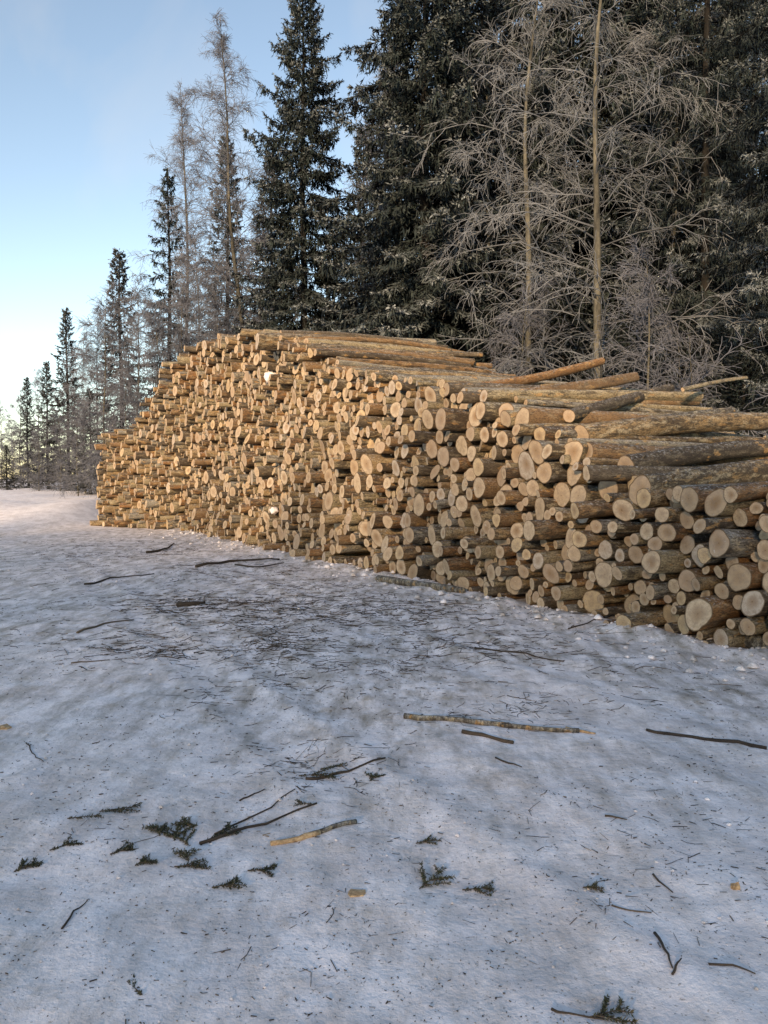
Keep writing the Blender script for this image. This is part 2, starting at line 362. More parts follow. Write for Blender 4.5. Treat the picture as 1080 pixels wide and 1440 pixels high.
E2 = """548,640,32,40 478,655,18,36 372,640,26,44 615,670,26,32 690,605,34,43 735,640,20,32 780,722,20,34 265,635,18,26 408,400,22,34
445,410,15,24 262,425,12,20 205,410,14,34 550,385,20,38 585,608,9,17 648,618,11,20 435,605,17,36 695,670,20,26 750,690,16,18 605,735,12,19
580,712,12,19 545,705,22,24 405,760,14,23 452,752,18,24 548,755,15,22 520,752,10,17 628,775,13,24 665,765,16,27 735,745,24,27 562,797,16,21
515,805,24,34 462,808,20,27 420,805,14,21 355,773,10,19 832,800,18,20 872,795,15,23 910,765,22,42 930,812,18,22 670,870,22,38
625,870,14,29 578,875,16,21 720,840,18,27 580,935,26,38 840,905,28,33 712,920,9,14 755,925,16,27 730,962,16,22
840,970,15,24 892,962,26,37 865,1005,18,28 935,1008,20,31 668,995,28,37 510,930,20,23 280,950,12,31 320,985,18,40 240,990,12,25
545,1010,11,32 590,1030,12,21 620,1045,14,25 660,1078,20,35 520,1068,20,36 395,1040,18,25 430,1080,13,19 755,1025,14,17 805,1030,14,17
775,1080,14,23 795,1138,16,21 735,1105,12,21 850,1175,26,35 905,1160,14,19 898,1203,12,17 905,1055,24,28 910,1110,22,26 630,1120,24,29
585,1110,18,25 850,515,20,34 795,510,18,33 712,515,18,30 660,525,10,32 625,450,12,44 655,455,8,28 708,467,6,18 668,395,16,25 925,475,12,15
940,655,22,25 940,715,18,25 780,370,10,20 685,360,10,21 635,335,18,21 890,590,16,32 812,635,10,15 808,685,12,30"""
hand = []
for txt, ox, oy in ((E1, 720, 480), (E2, 400, 440)):
    for t in txt.split():
        a = [float(v) for v in t.split(',')]
        s, z, dist = px_to_face(ox + a[0] / 3, oy + a[1] / 3)
        hand.append((s, z, a[3] / 3 / F_PX * dist * 0.98))
S = np.array([h[0] for h in hand]); Zc = np.array([h[1] for h in hand]); Rr = np.array([h[2] for h in hand])
for it in range(140):                                            # ease overlapping ends apart
    dx = S[:, None] - S[None]; dz = Zc[:, None] - Zc[None]; dd = np.hypot(dx, dz) + 1e-6; np.fill_diagonal(dd, 9)
    ov = np.clip((Rr[:, None] + Rr[None]) * 0.985 - dd, 0, None)
    S = S + 0.22 * (ov * dx / dd).sum(1); Zc = Zc + 0.22 * (ov * dz / dd).sum(1)
    Zc = np.maximum(Zc, Rr)
    if it > 50: Rr = Rr * np.where(ov.max(1) > 0.012, 0.996, 1.0)
n_hand = len(S)
discs = [(S[i], Zc[i], Rr[i]) for i in range(n_hand)]
S_HAND = 11.6                                                    # beyond this the pile is stacked by dropping logs

# fill the gaps between the placed ends with the slim logs that lie there
A = np.array(discs)
def fill(s0, s1, tries, rmin, rmax):
    global A
    for _ in range(tries):
        s = rng.uniform(s0, s1); z = rng.uniform(0.04, prof(s))
        for k in range(14):
            d = np.hypot(A[:, 0] - s, A[:, 1] - z) - A[:, 2]; j = int(np.argmin(d)); c = min(d[j], z)
            if c > rmax: break
            if z < d[j]: gx, gz = 0.0, 1.0
            else:
                gx, gz = s - A[j, 0], z - A[j, 1]; ln = math.hypot(gx, gz) + 1e-9; gx /= ln; gz /= ln
                if c < 0: gx, gz = gx * 2, gz * 2
            s += gx * 0.012; z += gz * 0.012
        d = np.hypot(A[:, 0] - s, A[:, 1] - z) - A[:, 2]; c = min(d.min(), z)
        if c < rmin or z + c > prof(s) + 0.12 or s < s0 - 0.1 or s > s1: continue
        r = min(c, rng.uniform(0.6, 1.0) * rmax)
        A = np.vstack([A, (s, z, r)])
for rm in (0.16, 0.13, 0.10, 0.085): fill(0.0, S_HAND, 420, rm * 0.8, rm)
fill(0.0, S_HAND, 1500, 0.042, 0.075)

# dropping logs on to the stack one by one
S_END = SCUM[-1] - 0.12
def drop(s, r, cand):
    """let a disc fall at s and roll until it rests on two others or the snow"""
    cs, cz, cr = cand[:, 0], cand[:, 1], cand[:, 2]
    z = 9.0
    h = (cr + r) ** 2 - (cs - s) ** 2
    hit = h > 0
    top = np.where(hit, cz + np.sqrt(np.maximum(h, 0)), -1)
    j = int(np.argmax(top)) if len(top) else -1
    if j < 0 or top[j] <= r: return s, r
    z = top[j]
    for _ in range(40):
        side = 1 if s >= cs[j] else -1
        ang = math.atan2(z - cz[j], s - cs[j]); best = None
        step = 0.06 * (-side)
        moved = False
        for k in range(60):
            a2 = ang + step * 1.0
            s2 = cs[j] + (cr[j] + r) * math.cos(a2); z2 = cz[j] + (cr[j] + r) * math.sin(a2)
            if z2 < r: return s2, r
            d = np.hypot(cs - s2, cz - z2) - cr - r; d[j] = 1
            kx = int(np.argmin(d))
            if d[kx] < 0:
                # resting between j and kx if they lie on both sides
                if (cs[kx] - s2) * (cs[j] - s2) <= 0: return s2, z2
                j = kx; s, z = s2, z2; moved = True; break
            ang = a2; s, z = s2, z2
            if math.sin(ang) < 0.02:                              # falls free past the side
                h = (cr + r) ** 2 - (cs - s) ** 2
                top = np.where((h > 0) & (cz < z - 0.01), cz + np.sqrt(np.maximum(h, 0)), -1); top[j] = -1
                top = np.where(top < z, top, -1)
                kx = int(np.argmax(top))
                if top[kx] <= r: return s, r
                j = kx; z = top[kx]; moved = True; break
        if not moved: return s, z
    return s, z
fails = 0
A = A[np.argsort(A[:, 0])]
A = np.vstack([A] + [(S_END - 0.02 + rng.normal() * 0.03, 0.1 + 0.2 * k, 0.1) for k in range(12)])     # the upright far end of the stack
buf = np.zeros((9000, 3)); buf[:len(A)] = A; nb = len(A)
surf = {}
t_try = 0
gridS = np.linspace(S_HAND - 0.3, S_END, 260); tops = np.zeros(260)
for i, s in enumerate(gridS):
    m = np.abs(A[:, 0] - s) < A[:, 2]
    if m.any(): tops[i] = (A[m, 1] + A[m, 2]).max()
while t_try < 7500 and nb < 8900:
    t_try += 1
    deficit = prof(gridS) - tops
    ok = np.where(deficit > 0.05)[0]
    if len(ok) < 6: break
    wgt = deficit[ok] ** 1.5
    s = float(gridS[rng.choice(ok, p=wgt / wgt.sum())]) + rng.uniform(-0.05, 0.05)
    r = float(np.clip(rng.lognormal(math.log(0.076), 0.38), 0.038, 0.19))
    c = buf[:nb]; c = c[np.abs(c[:, 0] - s) < 0.9]
    if len(c): c = c[c[:, 1] > np.interp(s, gridS, tops) - 1.1]
    s2, z2 = drop(s, r, c) if len(c) else (s, r)
    if s2 > S_END or z2 + r > prof(s2) + 0.16 or s2 < S_HAND - 0.4: continue
    buf[nb] = (s2, z2, r); nb += 1
    m = np.abs(gridS - s2) < r
    tops[m] = np.maximum(tops[m], z2 + np.sqrt(np.maximum(r * r - (gridS[m] - s2) ** 2, 0)))
A = buf[:nb].copy()
print('logs', nb)

# logs that lie askew on top: left end pixel, right end pixel, distance of each end
ASKEW = [((622, 552), 12.6, (846, 508), 15.2, 0.085), ((735, 556), 11.9, (893, 530), 14.6, 0.085), ((690, 582), 11.4, (979, 562), 13.5, 0.105),
         ((800, 585), 10.6, (942, 546), 14.0, 0.09), ((818, 612), 10.1, (1076, 592), 11.7, 0.125), ((880, 655), 9.4, (1110, 628), 11.3, 0.12),
         ((806, 636), 9.75, (1020, 628), 11.9, 0.15), ((900, 690), 8.8, (1150, 655), 10.6, 0.16), ((870, 600), 10.6, (1030, 577), 12.6, 0.06),
         ((960, 548), 12.5, (1050, 531), 14.5, 0.03)]

def log_mesh(p0, d, L, r0, r1, sides, rings, sd_, rnd):
    """returns bark verts/faces/lc and the two cut ends; world coordinates"""
    rg = np.random.default_rng(sd_)
    d = nrm(np.asarray(d, float)); up = np.array([0, 0, 1.0]); a = nrm(np.cross(d, up)); b = np.cross(a, d)
    th = np.linspace(0, 2 * np.pi, sides, endpoint=False); t = np.linspace(0, 1, rings)
    prof_ = 1 + 0.07 * rg.normal() * np.cos(2 * th + rg.uniform(0, 6)) + 0.045 * rg.normal() * np.cos(3 * th + rg.uniform(0, 6)) + 0.02 * rg.normal(size=sides)
    if rg.random() < 0.12: prof_ = prof_ * (1 + 0.22 * np.cos(th - rg.uniform(0, 6)) ** 2)
    rad = (r0 + (r1 - r0) * t)[:, None] * prof_[None] * (1 + 0.025 * rg.normal(size=(rings, 1)) * (rings > 3)) * (1 + 0.018 * rg.normal(size=(rings, sides)))
    bend = (rg.normal(size=2) * 0.022 * L * 0.5)
    mid = (np.sin(np.pi * t) * 1.0)[:, None] * (a * bend[0] + b * bend[1])
    cen = p0 + d * (L * t)[:, None] + mid
    slant = rg.normal(size=2) * 0.14
    lx, ly = np.cos(th), np.sin(th)
    V = cen[:, None] + rad[..., None] * (lx[None, :, None] * a + ly[None, :, None] * b)
    V[0] += d * ((lx * slant[0] + ly * slant[1]) * r0)[:, None]
    off = rg.uniform(0, 60)
    lc = np.stack([rad * lx + off, rad * ly + off * 0.7, np.broadcast_to((L * t)[:, None], rad.shape) + off * 1.3], -1)
    i = np.arange(rings * sides).reshape(rings, sides); i2 = np.roll(i, -1, 1)
    q = np.stack([i[:-1], i[1:], i2[1:], i2[:-1]], -1).reshape(-1, 4)
    ends = []
    for k, sg in ((0, -1), (-1, 1)):
        ring = V[k]; c = ring.mean(0)
        inner = c + (ring - c) * 0.55 + d * sg * 0.0015
        EV = np.concatenate([c[None] + d * sg * 0.002, inner, ring + d * sg * 0.0012])
        n0 = 1 + np.arange(sides); n1 = np.roll(n0, -1); o0 = n0 + sides; o1 = n1 + sides
        if sg < 0: tri = np.stack([0 * n0, n0, n1], -1); qq = np.stack([n0, o0, o1, n1], -1)
        else: tri = np.stack([0 * n0, n1, n0], -1); qq = np.stack([n0, n1, o1, o0], -1)
        ll = np.concatenate([[(0, 0)], np.stack([lx, ly], -1) * 0.55, np.stack([lx, ly], -1)]) 
        cen_off = rg.normal(size=2) * 0.10
        ll = ll + cen_off * (1 - np.linalg.norm(ll, axis=1, keepdims=True))
        elc = np.concatenate([ll, np.full((len(ll), 1), off)], 1)
        # seen from outside the fan must face outwards
        ends.append((EV, tri[:, ::-1] if sg < 0 else tri[:, ::-1], qq[:, ::-1] if sg < 0 else qq[:, ::-1], elc))
    return V.reshape(-1, 3), q, lc.reshape(-1, 3), ends

specs = []      # p0, dir, L, r0, r1, rnd, s, z
for k, (s, z, r) in enumerate(A):
    out = rng.normal() * (0.10 if s < 11 else 0.115)
    if r < 0.07: out -= abs(rng.normal()) * 0.22
    elif rng.random() < 0.07: out += rng.uniform(0.1, 0.3)
    if prof(s) - z < 0.35: out += rng.normal() * 0.14
    p0 = face_pt(np.array(s), np.array(z), np.array(out))
    yaw, tilt = rng.normal() * 0.028, rng.normal() * 0.016
    d = LD + np.array([-LD[1], LD[0], 0]) * yaw + np.array([0, 0, tilt])
    L = rng.choice([3.6, 4.2, 4.5], p=[0.2, 0.5, 0.3]) * rng.uniform(0.95, 1.05)
    tp = rng.uniform(0.78, 1.1)
    specs.append([p0, d, L, r, r * tp, rng.random(), s, z, 0])
for (a, da, b, db, r) in ASKEW:
    p0 = np.array([0, 0, CAM_H]) + ray(*a) * da; p1 = np.array([0, 0, CAM_H]) + ray(*b) * db
    specs.append([p0, p1 - p0, float(np.linalg.norm(p1 - p0)), r, r * 0.9, rng.random(), 0, p0[2], 1])
# score by how large each log shows
score = []
for sp in specs:
    px, py, f = project(sp[0]); vis = 1.0 if (px > -10 and px < 1095) else 0.02
    ht = prof(sp[6]) - sp[7] if not sp[8] else 0
    a_end = (sp[3] / f) ** 2 * 3.1 * 0.75
    a_side = (2 * sp[3] / f) * (sp[2] * 0.8 / f) * (0.75 if ht < 2.2 * sp[3] else 0.06)
    score.append((a_end + a_side) * vis)
order = np.argsort(-np.array(score)); heroes = set(order[:300].tolist())

def bark_word(r):
    for lim, wd in ((0.22, 'tan-barked'), (0.42, 'brown-barked'), (0.6, 'straw-barked'), (0.74, 'dark-barked'), (0.86, 'orange-barked'), (9, 'grey-barked')):
        if r < lim: return wd
def size_word(r): return 'thin' if r < 0.06 else 'slim' if r < 0.085 else 'medium' if r < 0.115 else 'thick' if r < 0.15 else 'very thick'
BANDS = [(0.16, 'lowest row on the snow'), (0.36, 'shin-high row'), (0.58, 'knee-high row'), (0.85, 'thigh-high row'), (1.15, 'waist-high row'), (1.5, 'chest-high row'),
         (1.9, 'head-high row'), (2.5, 'above-head row'), (3.2, 'second-highest band'), (4.2, 'upper row'), (9, 'topmost rows')]
def band(z): return next(i for i, (m, _) in enumerate(BANDS) if z < m)
inb = {}
for k in sorted(heroes, key=lambda k: -project(specs[k][0])[0]):
    if not specs[k][8]: inb.setdefault(band(specs[k][7]), []).append(k)
ORD = lambda i: ('%d%s' % (i, 'th' if 10 <= i % 100 <= 20 else {1: 'st', 2: 'nd', 3: 'rd'}.get(i % 10, 'th')))
lab = {}
for bnd, ks in inb.items():
    for i, k in enumerate(ks):
        sp = specs[k]
        lab[k] = '%s %s log, pale cut end, %s, %s from right' % (size_word(sp[3]), bark_word(sp[5]), BANDS[bnd][1], ORD(i + 1))
askew_ids = [k for k in range(len(specs)) if specs[k][8]]
for i, k in enumerate(sorted(askew_ids, key=lambda k: project(specs[k][0])[0])):
    lab[k] = '%s %s log lying askew on top of pile, %s from left' % (size_word(specs[k][3]), bark_word(specs[k][5]), ORD(i + 1))

bv, bq, blc, brn, ev, et, eq, elc, ern = [], [], [], [], [], [], [], [], []
vo = eo = 0
for k, sp in enumerate(specs):
    p0, d, L, r0, r1, rn = sp[:6]
    if k in heroes:
        V, q, lc, ends = log_mesh(p0, d, L, r0, r1, 18, 9, 1000 + k, rn)
        kg = np.random.default_rng(5000 + k); dn_ = nrm(np.asarray(d, float)); a_ = nrm(np.cross(dn_, [0, 0, 1.0])); b_ = np.cross(a_, dn_)
        for _ in range(kg.integers(1, 5)):
            tt_ = kg.uniform(0.05, 0.95); th_ = kg.uniform(0, 6.28); o_ = a_ * math.cos(th_) + b_ * math.sin(th_); rk = kg.uniform(0.012, 0.022) * (0.6 + r0 * 4)
            c_ = p0 + dn_ * L * tt_ + o_ * (r0 + (r1 - r0) * tt_) * 0.82; hh_ = 0.3 * r0 + kg.uniform(0.005, 0.03)
            KV, KQ = segs_to_mesh(c_[None], (c_ + o_ * hh_ + dn_ * hh_ * 0.3)[None], np.array([rk * 1.5]), np.array([rk]), 6)
            q = np.concatenate([q, KQ + len(V), np.array([[0, 1, 2, 3], [0, 3, 4, 5]]) + len(V) + 6]); lc = np.concatenate([lc, KV - p0 + 7.0]); V = np.concatenate([V, KV])
        t = thing('log', lab[k], 'log', tuple(p0), 'logs stacked in the pile')
        mesh_obj('bark', V - p0, q, M_BARK, t, attrs={'lc': ('FLOAT_VECTOR', lc), 'rnd': ('FLOAT', np.full(len(V), rn))})
        for EV, tri, qq, el in ends:
            mesh_obj('cut_end', EV - p0, [tri, qq], M_CUT, t, smooth=False,
                     attrs={'lc': ('FLOAT_VECTOR', el), 'rnd': ('FLOAT', np.full(len(EV), (rn * 7.31) % 1))})
    else:
        V, q, lc, ends = log_mesh(p0, d, L, r0, r1, 11, 4, 1000 + k, rn)
        bv.append(V); bq.append(q + vo); blc.append(lc); brn.append(np.full(len(V), rn)); vo += len(V)
        for EV, tri, qq, el in ends:
            ev.append(EV); et.append(tri + eo); eq.append(qq + eo); elc.append(el); ern.append(np.full(len(EV), (rn * 7.31) % 1)); eo += len(EV)
BV = np.concatenate(bv + ev); nbv = vo
BQ = np.concatenate(bq); ET = np.concatenate(et) + nbv; EQ = np.concatenate(eq) + nbv
pile = mesh_obj('log_pile', BV, [BQ, EQ, ET], None, mats=[M_BARK, M_CUT],
                midx=np.concatenate([np.zeros(len(BQ)), np.ones(len(EQ)), np.ones(len(ET))]),
                attrs={'lc': ('FLOAT_VECTOR', np.concatenate(blc + elc)), 'rnd': ('FLOAT', np.concatenate(brn + ern))})
tag(pile, 'small and distant logs filling the long roadside timber pile', 'log pile', None, 'stuff')

# ------------------------------------------------------------------ tubes, sticks
def tube(path, rad, sides=6):
    path = np.asarray(path, float); rad = np.asarray(rad, float); n = len(path)
    tg = nrm(np.gradient(path, axis=0)); ref = np.array([0, 0, 1.0]) if abs(tg[:, 2]).mean() < 0.8 else np.array([1.0, 0, 0])
    a = nrm(np.cross(tg, ref)); b = np.cross(a, tg)
    th = np.linspace(0, 2 * np.pi, sides, endpoint=False)
    V = path[:, None] + rad[:, None, None] * (np.cos(th)[None, :, None] * a[:, None] + np.sin(th)[None, :, None] * b[:, None])
    i = np.arange(n * sides).reshape(n, sides); i2 = np.roll(i, -1, 1)
    q = np.stack([i[:-1], i[1:], i2[1:], i2[:-1]], -1).reshape(-1, 4)
    return V.reshape(-1, 3), q
# ------------------------------------------------------------------ spruces
def kites(B, D, W, out):
    out.append((B, D, W))
def kites_mesh(lst, tones, frosts):
    B = np.concatenate([l[0] for l in lst]); D = np.concatenate([l[1] for l in lst]); W = np.concatenate([l[2] for l in lst])
    T = np.concatenate(tones); Fq = np.concatenate(frosts)
    n = len(B); V = np.stack([B, B + 0.42 * D - W, B + D, B + 0.42 * D + W], 1).reshape(-1, 3)
    q = np.arange(4 * n).reshape(n, 4)
    return V, q, np.repeat(T, 4), np.repeat(Fq, 4)
def needle_twigs(B, D, rg, nsub, wid, lst, tones, frosts, tone0, frost0):
    """each twig: a spindle along D and short side shoots"""
    n = len(B); ln = np.linalg.norm(D, axis=1, keepdims=True); dn = D / ln
    r = nrm(rg.normal(size=(n, 3))); Wd = nrm(np.cross(dn, r))
    lst.append((B, D, Wd * wid * (0.7 + 0.6 * rg.random((n, 1))))); tones.append(np.clip(tone0 + rg.normal(size=n) * 0.18, 0, 1)); frosts.append(np.clip(frost0 * (0.45 + 0.75 * rg.random(n)), 0, 0.9))
    for k in range(nsub):
        t = rg.uniform(0.1, 0.9, (n, 1)); sd_ = nrm(np.cross(dn, nrm(rg.normal(size=(n, 3)))) + np.array([0, 0, -0.15]))
        dd = nrm(dn * 0.75 + sd_ * 0.85) * np.clip(ln * rg.uniform(0.3, 0.6, (n, 1)), 0.05, 0.17)
        Wd = nrm(np.cross(dd, rg.normal(size=(n, 3))))
        lst.append((B + D * t, dd, Wd * wid * 0.75)); tones.append(np.clip(tone0 + rg.normal(size=n) * 0.22, 0, 1)); frosts.append(np.clip(frost0 * (0.4 + 0.8 * rg.random(n)), 0, 0.9))
def spruce_branch(base, az, L, e0, rg, hang, wid, lst, tones, frosts, wood, fr, step=0.17, nsub=5):
    n = max(4, int(L / step)); u = np.linspace(0, 1, n + 1)
    droop = rg.uniform(0.25, 0.6); el = e0 - droop * np.sin(u * np.pi * 0.8) + 0.55 * u ** 2.2 * rg.uniform(0.5, 1.3)
    azs = az + rg.normal() * 0.15 * u
    dr = np.stack([np.cos(azs) * np.cos(el), np.sin(azs) * np.cos(el), np.sin(el)], -1)
    P = base + np.concatenate([[np.zeros(3)], np.cumsum((dr[:-1] + dr[1:]) * 0.5 * (L / n), 0)])
    wood.append((P[:-1], P[1:], 0.018 * (1 - u[:-1]) + 0.006, 0.018 * (1 - u[1:]) + 0.005))
    side = np.stack([-np.sin(azs), np.cos(azs), 0 * azs], -1)
    m = u > min(0.3, 0.35 / max(L, 0.3))
    for sgn in (-1, 1):
        for rep in range(2):
            uu = np.clip(u[m] + rg.uniform(-0.5, 0.5, m.sum()) / n, 0, 1)
            pp = np.stack([np.interp(uu, u, P[:, k]) for k in range(3)], -1)
            ln = np.clip(0.34 * L * (1 - uu) ** 0.8 + 0.14, 0.1, 0.62) * rg.uniform(0.6, 1.15, m.sum())
            d = nrm(dr[m] * 0.75 + sgn * side[m] * rg.uniform(0.5, 0.95, (m.sum(), 1)) + np.array([0, 0, -0.22]) + rg.normal(size=(m.sum(), 3)) * 0.14) * ln[:, None]
            needle_twigs(pp, d, rg, nsub, wid, lst, tones, frosts, 0.50, fr * (0.08 + 1.15 * uu ** 2.4))
    # hanging shoots
    k = int(m.sum() * hang)
    if k:
        uu = rg.uniform(0.2, 1, k); pp = np.stack([np.interp(uu, u, P[:, j]) for j in range(3)], -1)
        pp = pp + side[0] * rg.normal(size=(k, 1)) * 0.16 * L * (1 - uu)[:, None]
        d = nrm(np.array([0, 0, -1.0]) + rg.normal(size=(k, 3)) * 0.2 + dr[0] * 0.15) * rg.uniform(0.15, 0.48, (k, 1))
        needle_twigs(pp, d, rg, 3, wid, lst, tones, frosts, 0.36, fr * 0.12 * np.ones(k))
    # tip
    needle_twigs(P[-1:] - dr[-1:] * 0.05, dr[-1:] * 0.25, rg, 4, wid, lst, tones, frosts, 0.55, np.array([fr]))
def spruce_mesh(seed, H, Rad, c0, nb_, hang, wid=0.027, fr=0.4, power=0.75, step=0.17, nsub=5):
    rg = np.random.default_rng(seed); lst, tones, frosts, wood = [], [], [], []
    for i in range(nb_):
        t = (i + rg.random()) / nb_; z = H * (c0 + (0.985 - c0) * t)
        L = Rad * (1 - t) ** power * min(1.25, rg.lognormal(-0.17, 0.26)) * (1.0 + 0.14 * math.sin(i * 0.9 + seed)) + 0.16
        if t < 0.10: L *= 0.75 + 2.5 * t
        e0 = -0.28 + 0.95 * t ** 1.3 + rg.normal() * 0.1
        f = fr * (0.95 + 1.7 * max(0.0, 0.55 - t))
        spruce_branch(np.array([0, 0, z]), i * 2.39996 + rg.normal() * 0.3, L, e0, rg, hang, wid, lst, tones, frosts, wood, f, step, nsub)
    needle_twigs(np.array([[0, 0, H * 0.955]]), np.array([[0, 0, H * 0.05]]), rg, 6, wid, lst, tones, frosts, 0.5, np.array([0.2]))
    V, q, T, Fq = kites_mesh(lst, tones, frosts)
    w0 = [np.concatenate([x[i] for x in wood]) for i in range(4)]
    WV, WQ = segs_to_mesh(*w0, 3)
    VV = np.concatenate([V, WV]); QQ = np.concatenate([q, WQ + len(V)])
    T = np.concatenate([T, np.full(len(WV), 0.15)]); Fq = np.concatenate([Fq, np.full(len(WV), 0.05)])
    zz = np.linspace(-0.3, H * 0.97, 12); rt = 0.0085 * H * (1 - zz / H) ** 0.9 + 0.012; rt[0] *= 1.25
    path = np.stack([0.03 * np.sin(zz * 0.7 + seed), 0.03 * np.cos(zz * 0.5), zz], -1)
    TV, TQ = tube(path, rt, 9)
    return (VV, QQ, T, Fq, TV, TQ)
SPR = {}
def tree_from(kind, name, label, loc, rot=0, scale=(1, 1, 1), group=None, cat=None):
    md = PROTO[kind]
    t = thing(name, label, cat or 'tree', loc, group); t.rotation_euler = (0, 0, rot); t.scale = scale
    for nm, me in md:
        o = bpy.data.objects.new(nm, me); COL.objects.link(o); o.parent = t
    return t
PROTO = {}
def proto_spruce(kind, m_needle, *a, **k):
    VV, QQ, T, Fq, TV, TQ = spruce_mesh(*a, **k)
    # facing: away from the trunk, up on the upper side of a bough and down underneath, with scatter from shoot to shoot
    jr = np.random.default_rng(99); nf = len(QQ); J = np.zeros((len(VV), 3)); cen = VV[QQ].mean(1)
    rad_ = nrm(np.concatenate([cen[:, :2], np.zeros((nf, 1))], 1)); q_n = nrm(np.cross(VV[QQ[:, 1]] - VV[QQ[:, 0]], VV[QQ[:, 3]] - VV[QQ[:, 0]]))
    fv = nrm(0.55 * rad_ + np.array([0, 0, 0.25]) + 0.38 * jr.normal(size=(nf, 3)) + 0.25 * q_n)
    J[QQ.ravel()] = np.repeat(fv, 4, 0)
    c = mesh_obj('crown', VV, QQ, m_needle, attrs={'tone': ('FLOAT', T), 'frost': ('FLOAT', Fq), 'nv': ('FLOAT_VECTOR', J)}, smooth=False)
    s = mesh_obj('trunk', TV, TQ, M_SPRTRUNK)
    PROTO[kind] = [('crown', c.data), ('trunk', s.data)]
    bpy.data.objects.remove(c); bpy.data.objects.remove(s)
proto_spruce('big_a', M_NEEDLE, 1, 22.4, 3.3, 0.10, 340, 3.4, fr=0.36, power=0.68)
proto_spruce('big_b', M_NEEDLE, 2, 24.5, 3.8, 0.13, 330, 3.4, fr=0.42, power=0.62)
proto_spruce('near', M_NEEDLE, 3, 22.0, 3.6, 0.04, 250, 2.8, fr=0.42, power=0.6, wid=0.015, nsub=8)
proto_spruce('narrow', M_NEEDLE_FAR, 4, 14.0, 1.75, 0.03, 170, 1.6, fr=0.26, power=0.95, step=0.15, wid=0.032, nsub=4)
proto_spruce('narrow_b', M_NEEDLE, 5, 17.0, 2.0, 0.08, 210, 2.2, fr=0.28, power=0.85)
proto_spruce('tiered', M_NEEDLE, 6, 17.0, 2.1, 0.10, 105, 3.4, fr=0.25, power=0.85)

def gz(x, y): return float(ground_z(np.array([x]), np.array([y]), False)[0])
def put_spruce(kind, px, dist, top_y, native_h, label, rot=None, wide=1.0, group=None):
    x = at(px, dist); zb = gz(x, dist)
    H = (CAM_H + (676 - top_y) / F_PX * dist) - zb
    s = H / native_h
    return tree_from(kind, 'spruce_tree', label, (x, dist, zb - 0.05), rot if rot is not None else random.uniform(0, 6.28), (s * wide, s * wide, s), group)
GS = 'spruces standing behind the pile'
put_spruce('big_a', 428, 33, -30, 22.4, 'tall dark spruce with open sky on its left, behind the highest part of the pile', 0.4, 1.05, GS)
put_spruce('big_b', 597, 27, -330, 24.5, 'broad tall spruce with frosted low boughs just right of the highest logs', 1.7, 1.05, GS)
put_spruce('big_a', 655, 34, -160, 22.4, 'dark spruce half hidden behind the broad spruce with frosted low boughs', 2.6, 1.0, GS)
put_spruce('big_b', 762, 31, -260, 24.5, 'dark spruce behind the grey birch trunk in the middle of the forest', 3.4, 0.9, GS)
put_spruce('big_a', 880, 30, -300, 22.4, 'black spruce directly right of and behind the thick yellowish birch trunk', 4.9, 1.0, GS)
put_spruce('near', 985, 24, -420, 22.0, 'tall black spruce second from the right edge of the photograph', 0.9, 0.8, GS)
put_spruce('near', 1135, 17.2, -560, 22.0, 'nearest spruce at the right edge with frosted blue-green boughs', 2.2, 0.85, GS)
put_spruce('narrow_b', 512, 44, 185, 17.0, 'smaller bluish spruce seen in the gap between the two tallest spruces', 1.2, 1.2, GS)
put_spruce('narrow_b', 322, 44, 195, 17.0, 'dark spruce directly behind the tall leaning bare birch', 5.0, 1.15, GS)
put_spruce('tiered', 241, 41, 240, 17.0, 'slender spruce with tiered boughs standing free above the sloping left end of pile', 0.1, 1.1, GS)
GL = 'spruces along the far forest edge on the left'
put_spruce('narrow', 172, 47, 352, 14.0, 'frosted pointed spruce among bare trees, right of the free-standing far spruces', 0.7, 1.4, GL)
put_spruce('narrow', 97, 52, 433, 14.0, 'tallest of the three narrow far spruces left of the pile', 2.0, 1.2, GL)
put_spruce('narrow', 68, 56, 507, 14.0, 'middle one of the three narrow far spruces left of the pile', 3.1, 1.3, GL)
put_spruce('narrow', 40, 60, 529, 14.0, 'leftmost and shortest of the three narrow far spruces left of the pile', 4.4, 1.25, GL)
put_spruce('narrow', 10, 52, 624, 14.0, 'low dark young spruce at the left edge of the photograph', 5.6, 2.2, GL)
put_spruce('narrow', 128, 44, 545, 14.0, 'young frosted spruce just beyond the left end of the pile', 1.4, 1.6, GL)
GB = 'spruces deep in the forest'
for i, (px, dist, ty, kd, nh, wd) in enumerate([(700, 42, -40, 'big_a', 22.4, 1.1), (815, 44, -120, 'big_b', 24.5, 1.0), (930, 38, -160, 'big_a', 22.4, 1.15),
                                              (1050, 34, -200, 'big_b', 24.5, 1.0), (560, 46, 40, 'big_a', 22.4, 1.0), (385, 50, 210, 'narrow_b', 17.0, 1.3), (1000, 46, -60, 'big_a', 22.4, 1.2), (760, 50, 20, 'big_b', 24.5, 1.1),
                                              (880, 52, 0, 'big_b', 24.5, 1.2), (640, 54, 40, 'big_b', 24.5, 1.0)]):
    put_spruce(kd, px, dist, ty, nh, ['background spruce right of the broad spruce', 'background spruce left of the thick birch', 'background spruce right of the thick birch', 'background spruce left of the nearest right-edge spruce',
               'background spruce between the two tallest spruces', 'low background spruce left of the tall dark spruce', 'background spruce behind the black spruce at right', 'background spruce behind the grey birch trunk',
               'deepest background spruce right of the thick birch trunk', 'deepest background spruce behind the broad spruce'][i], None, wd, GB)
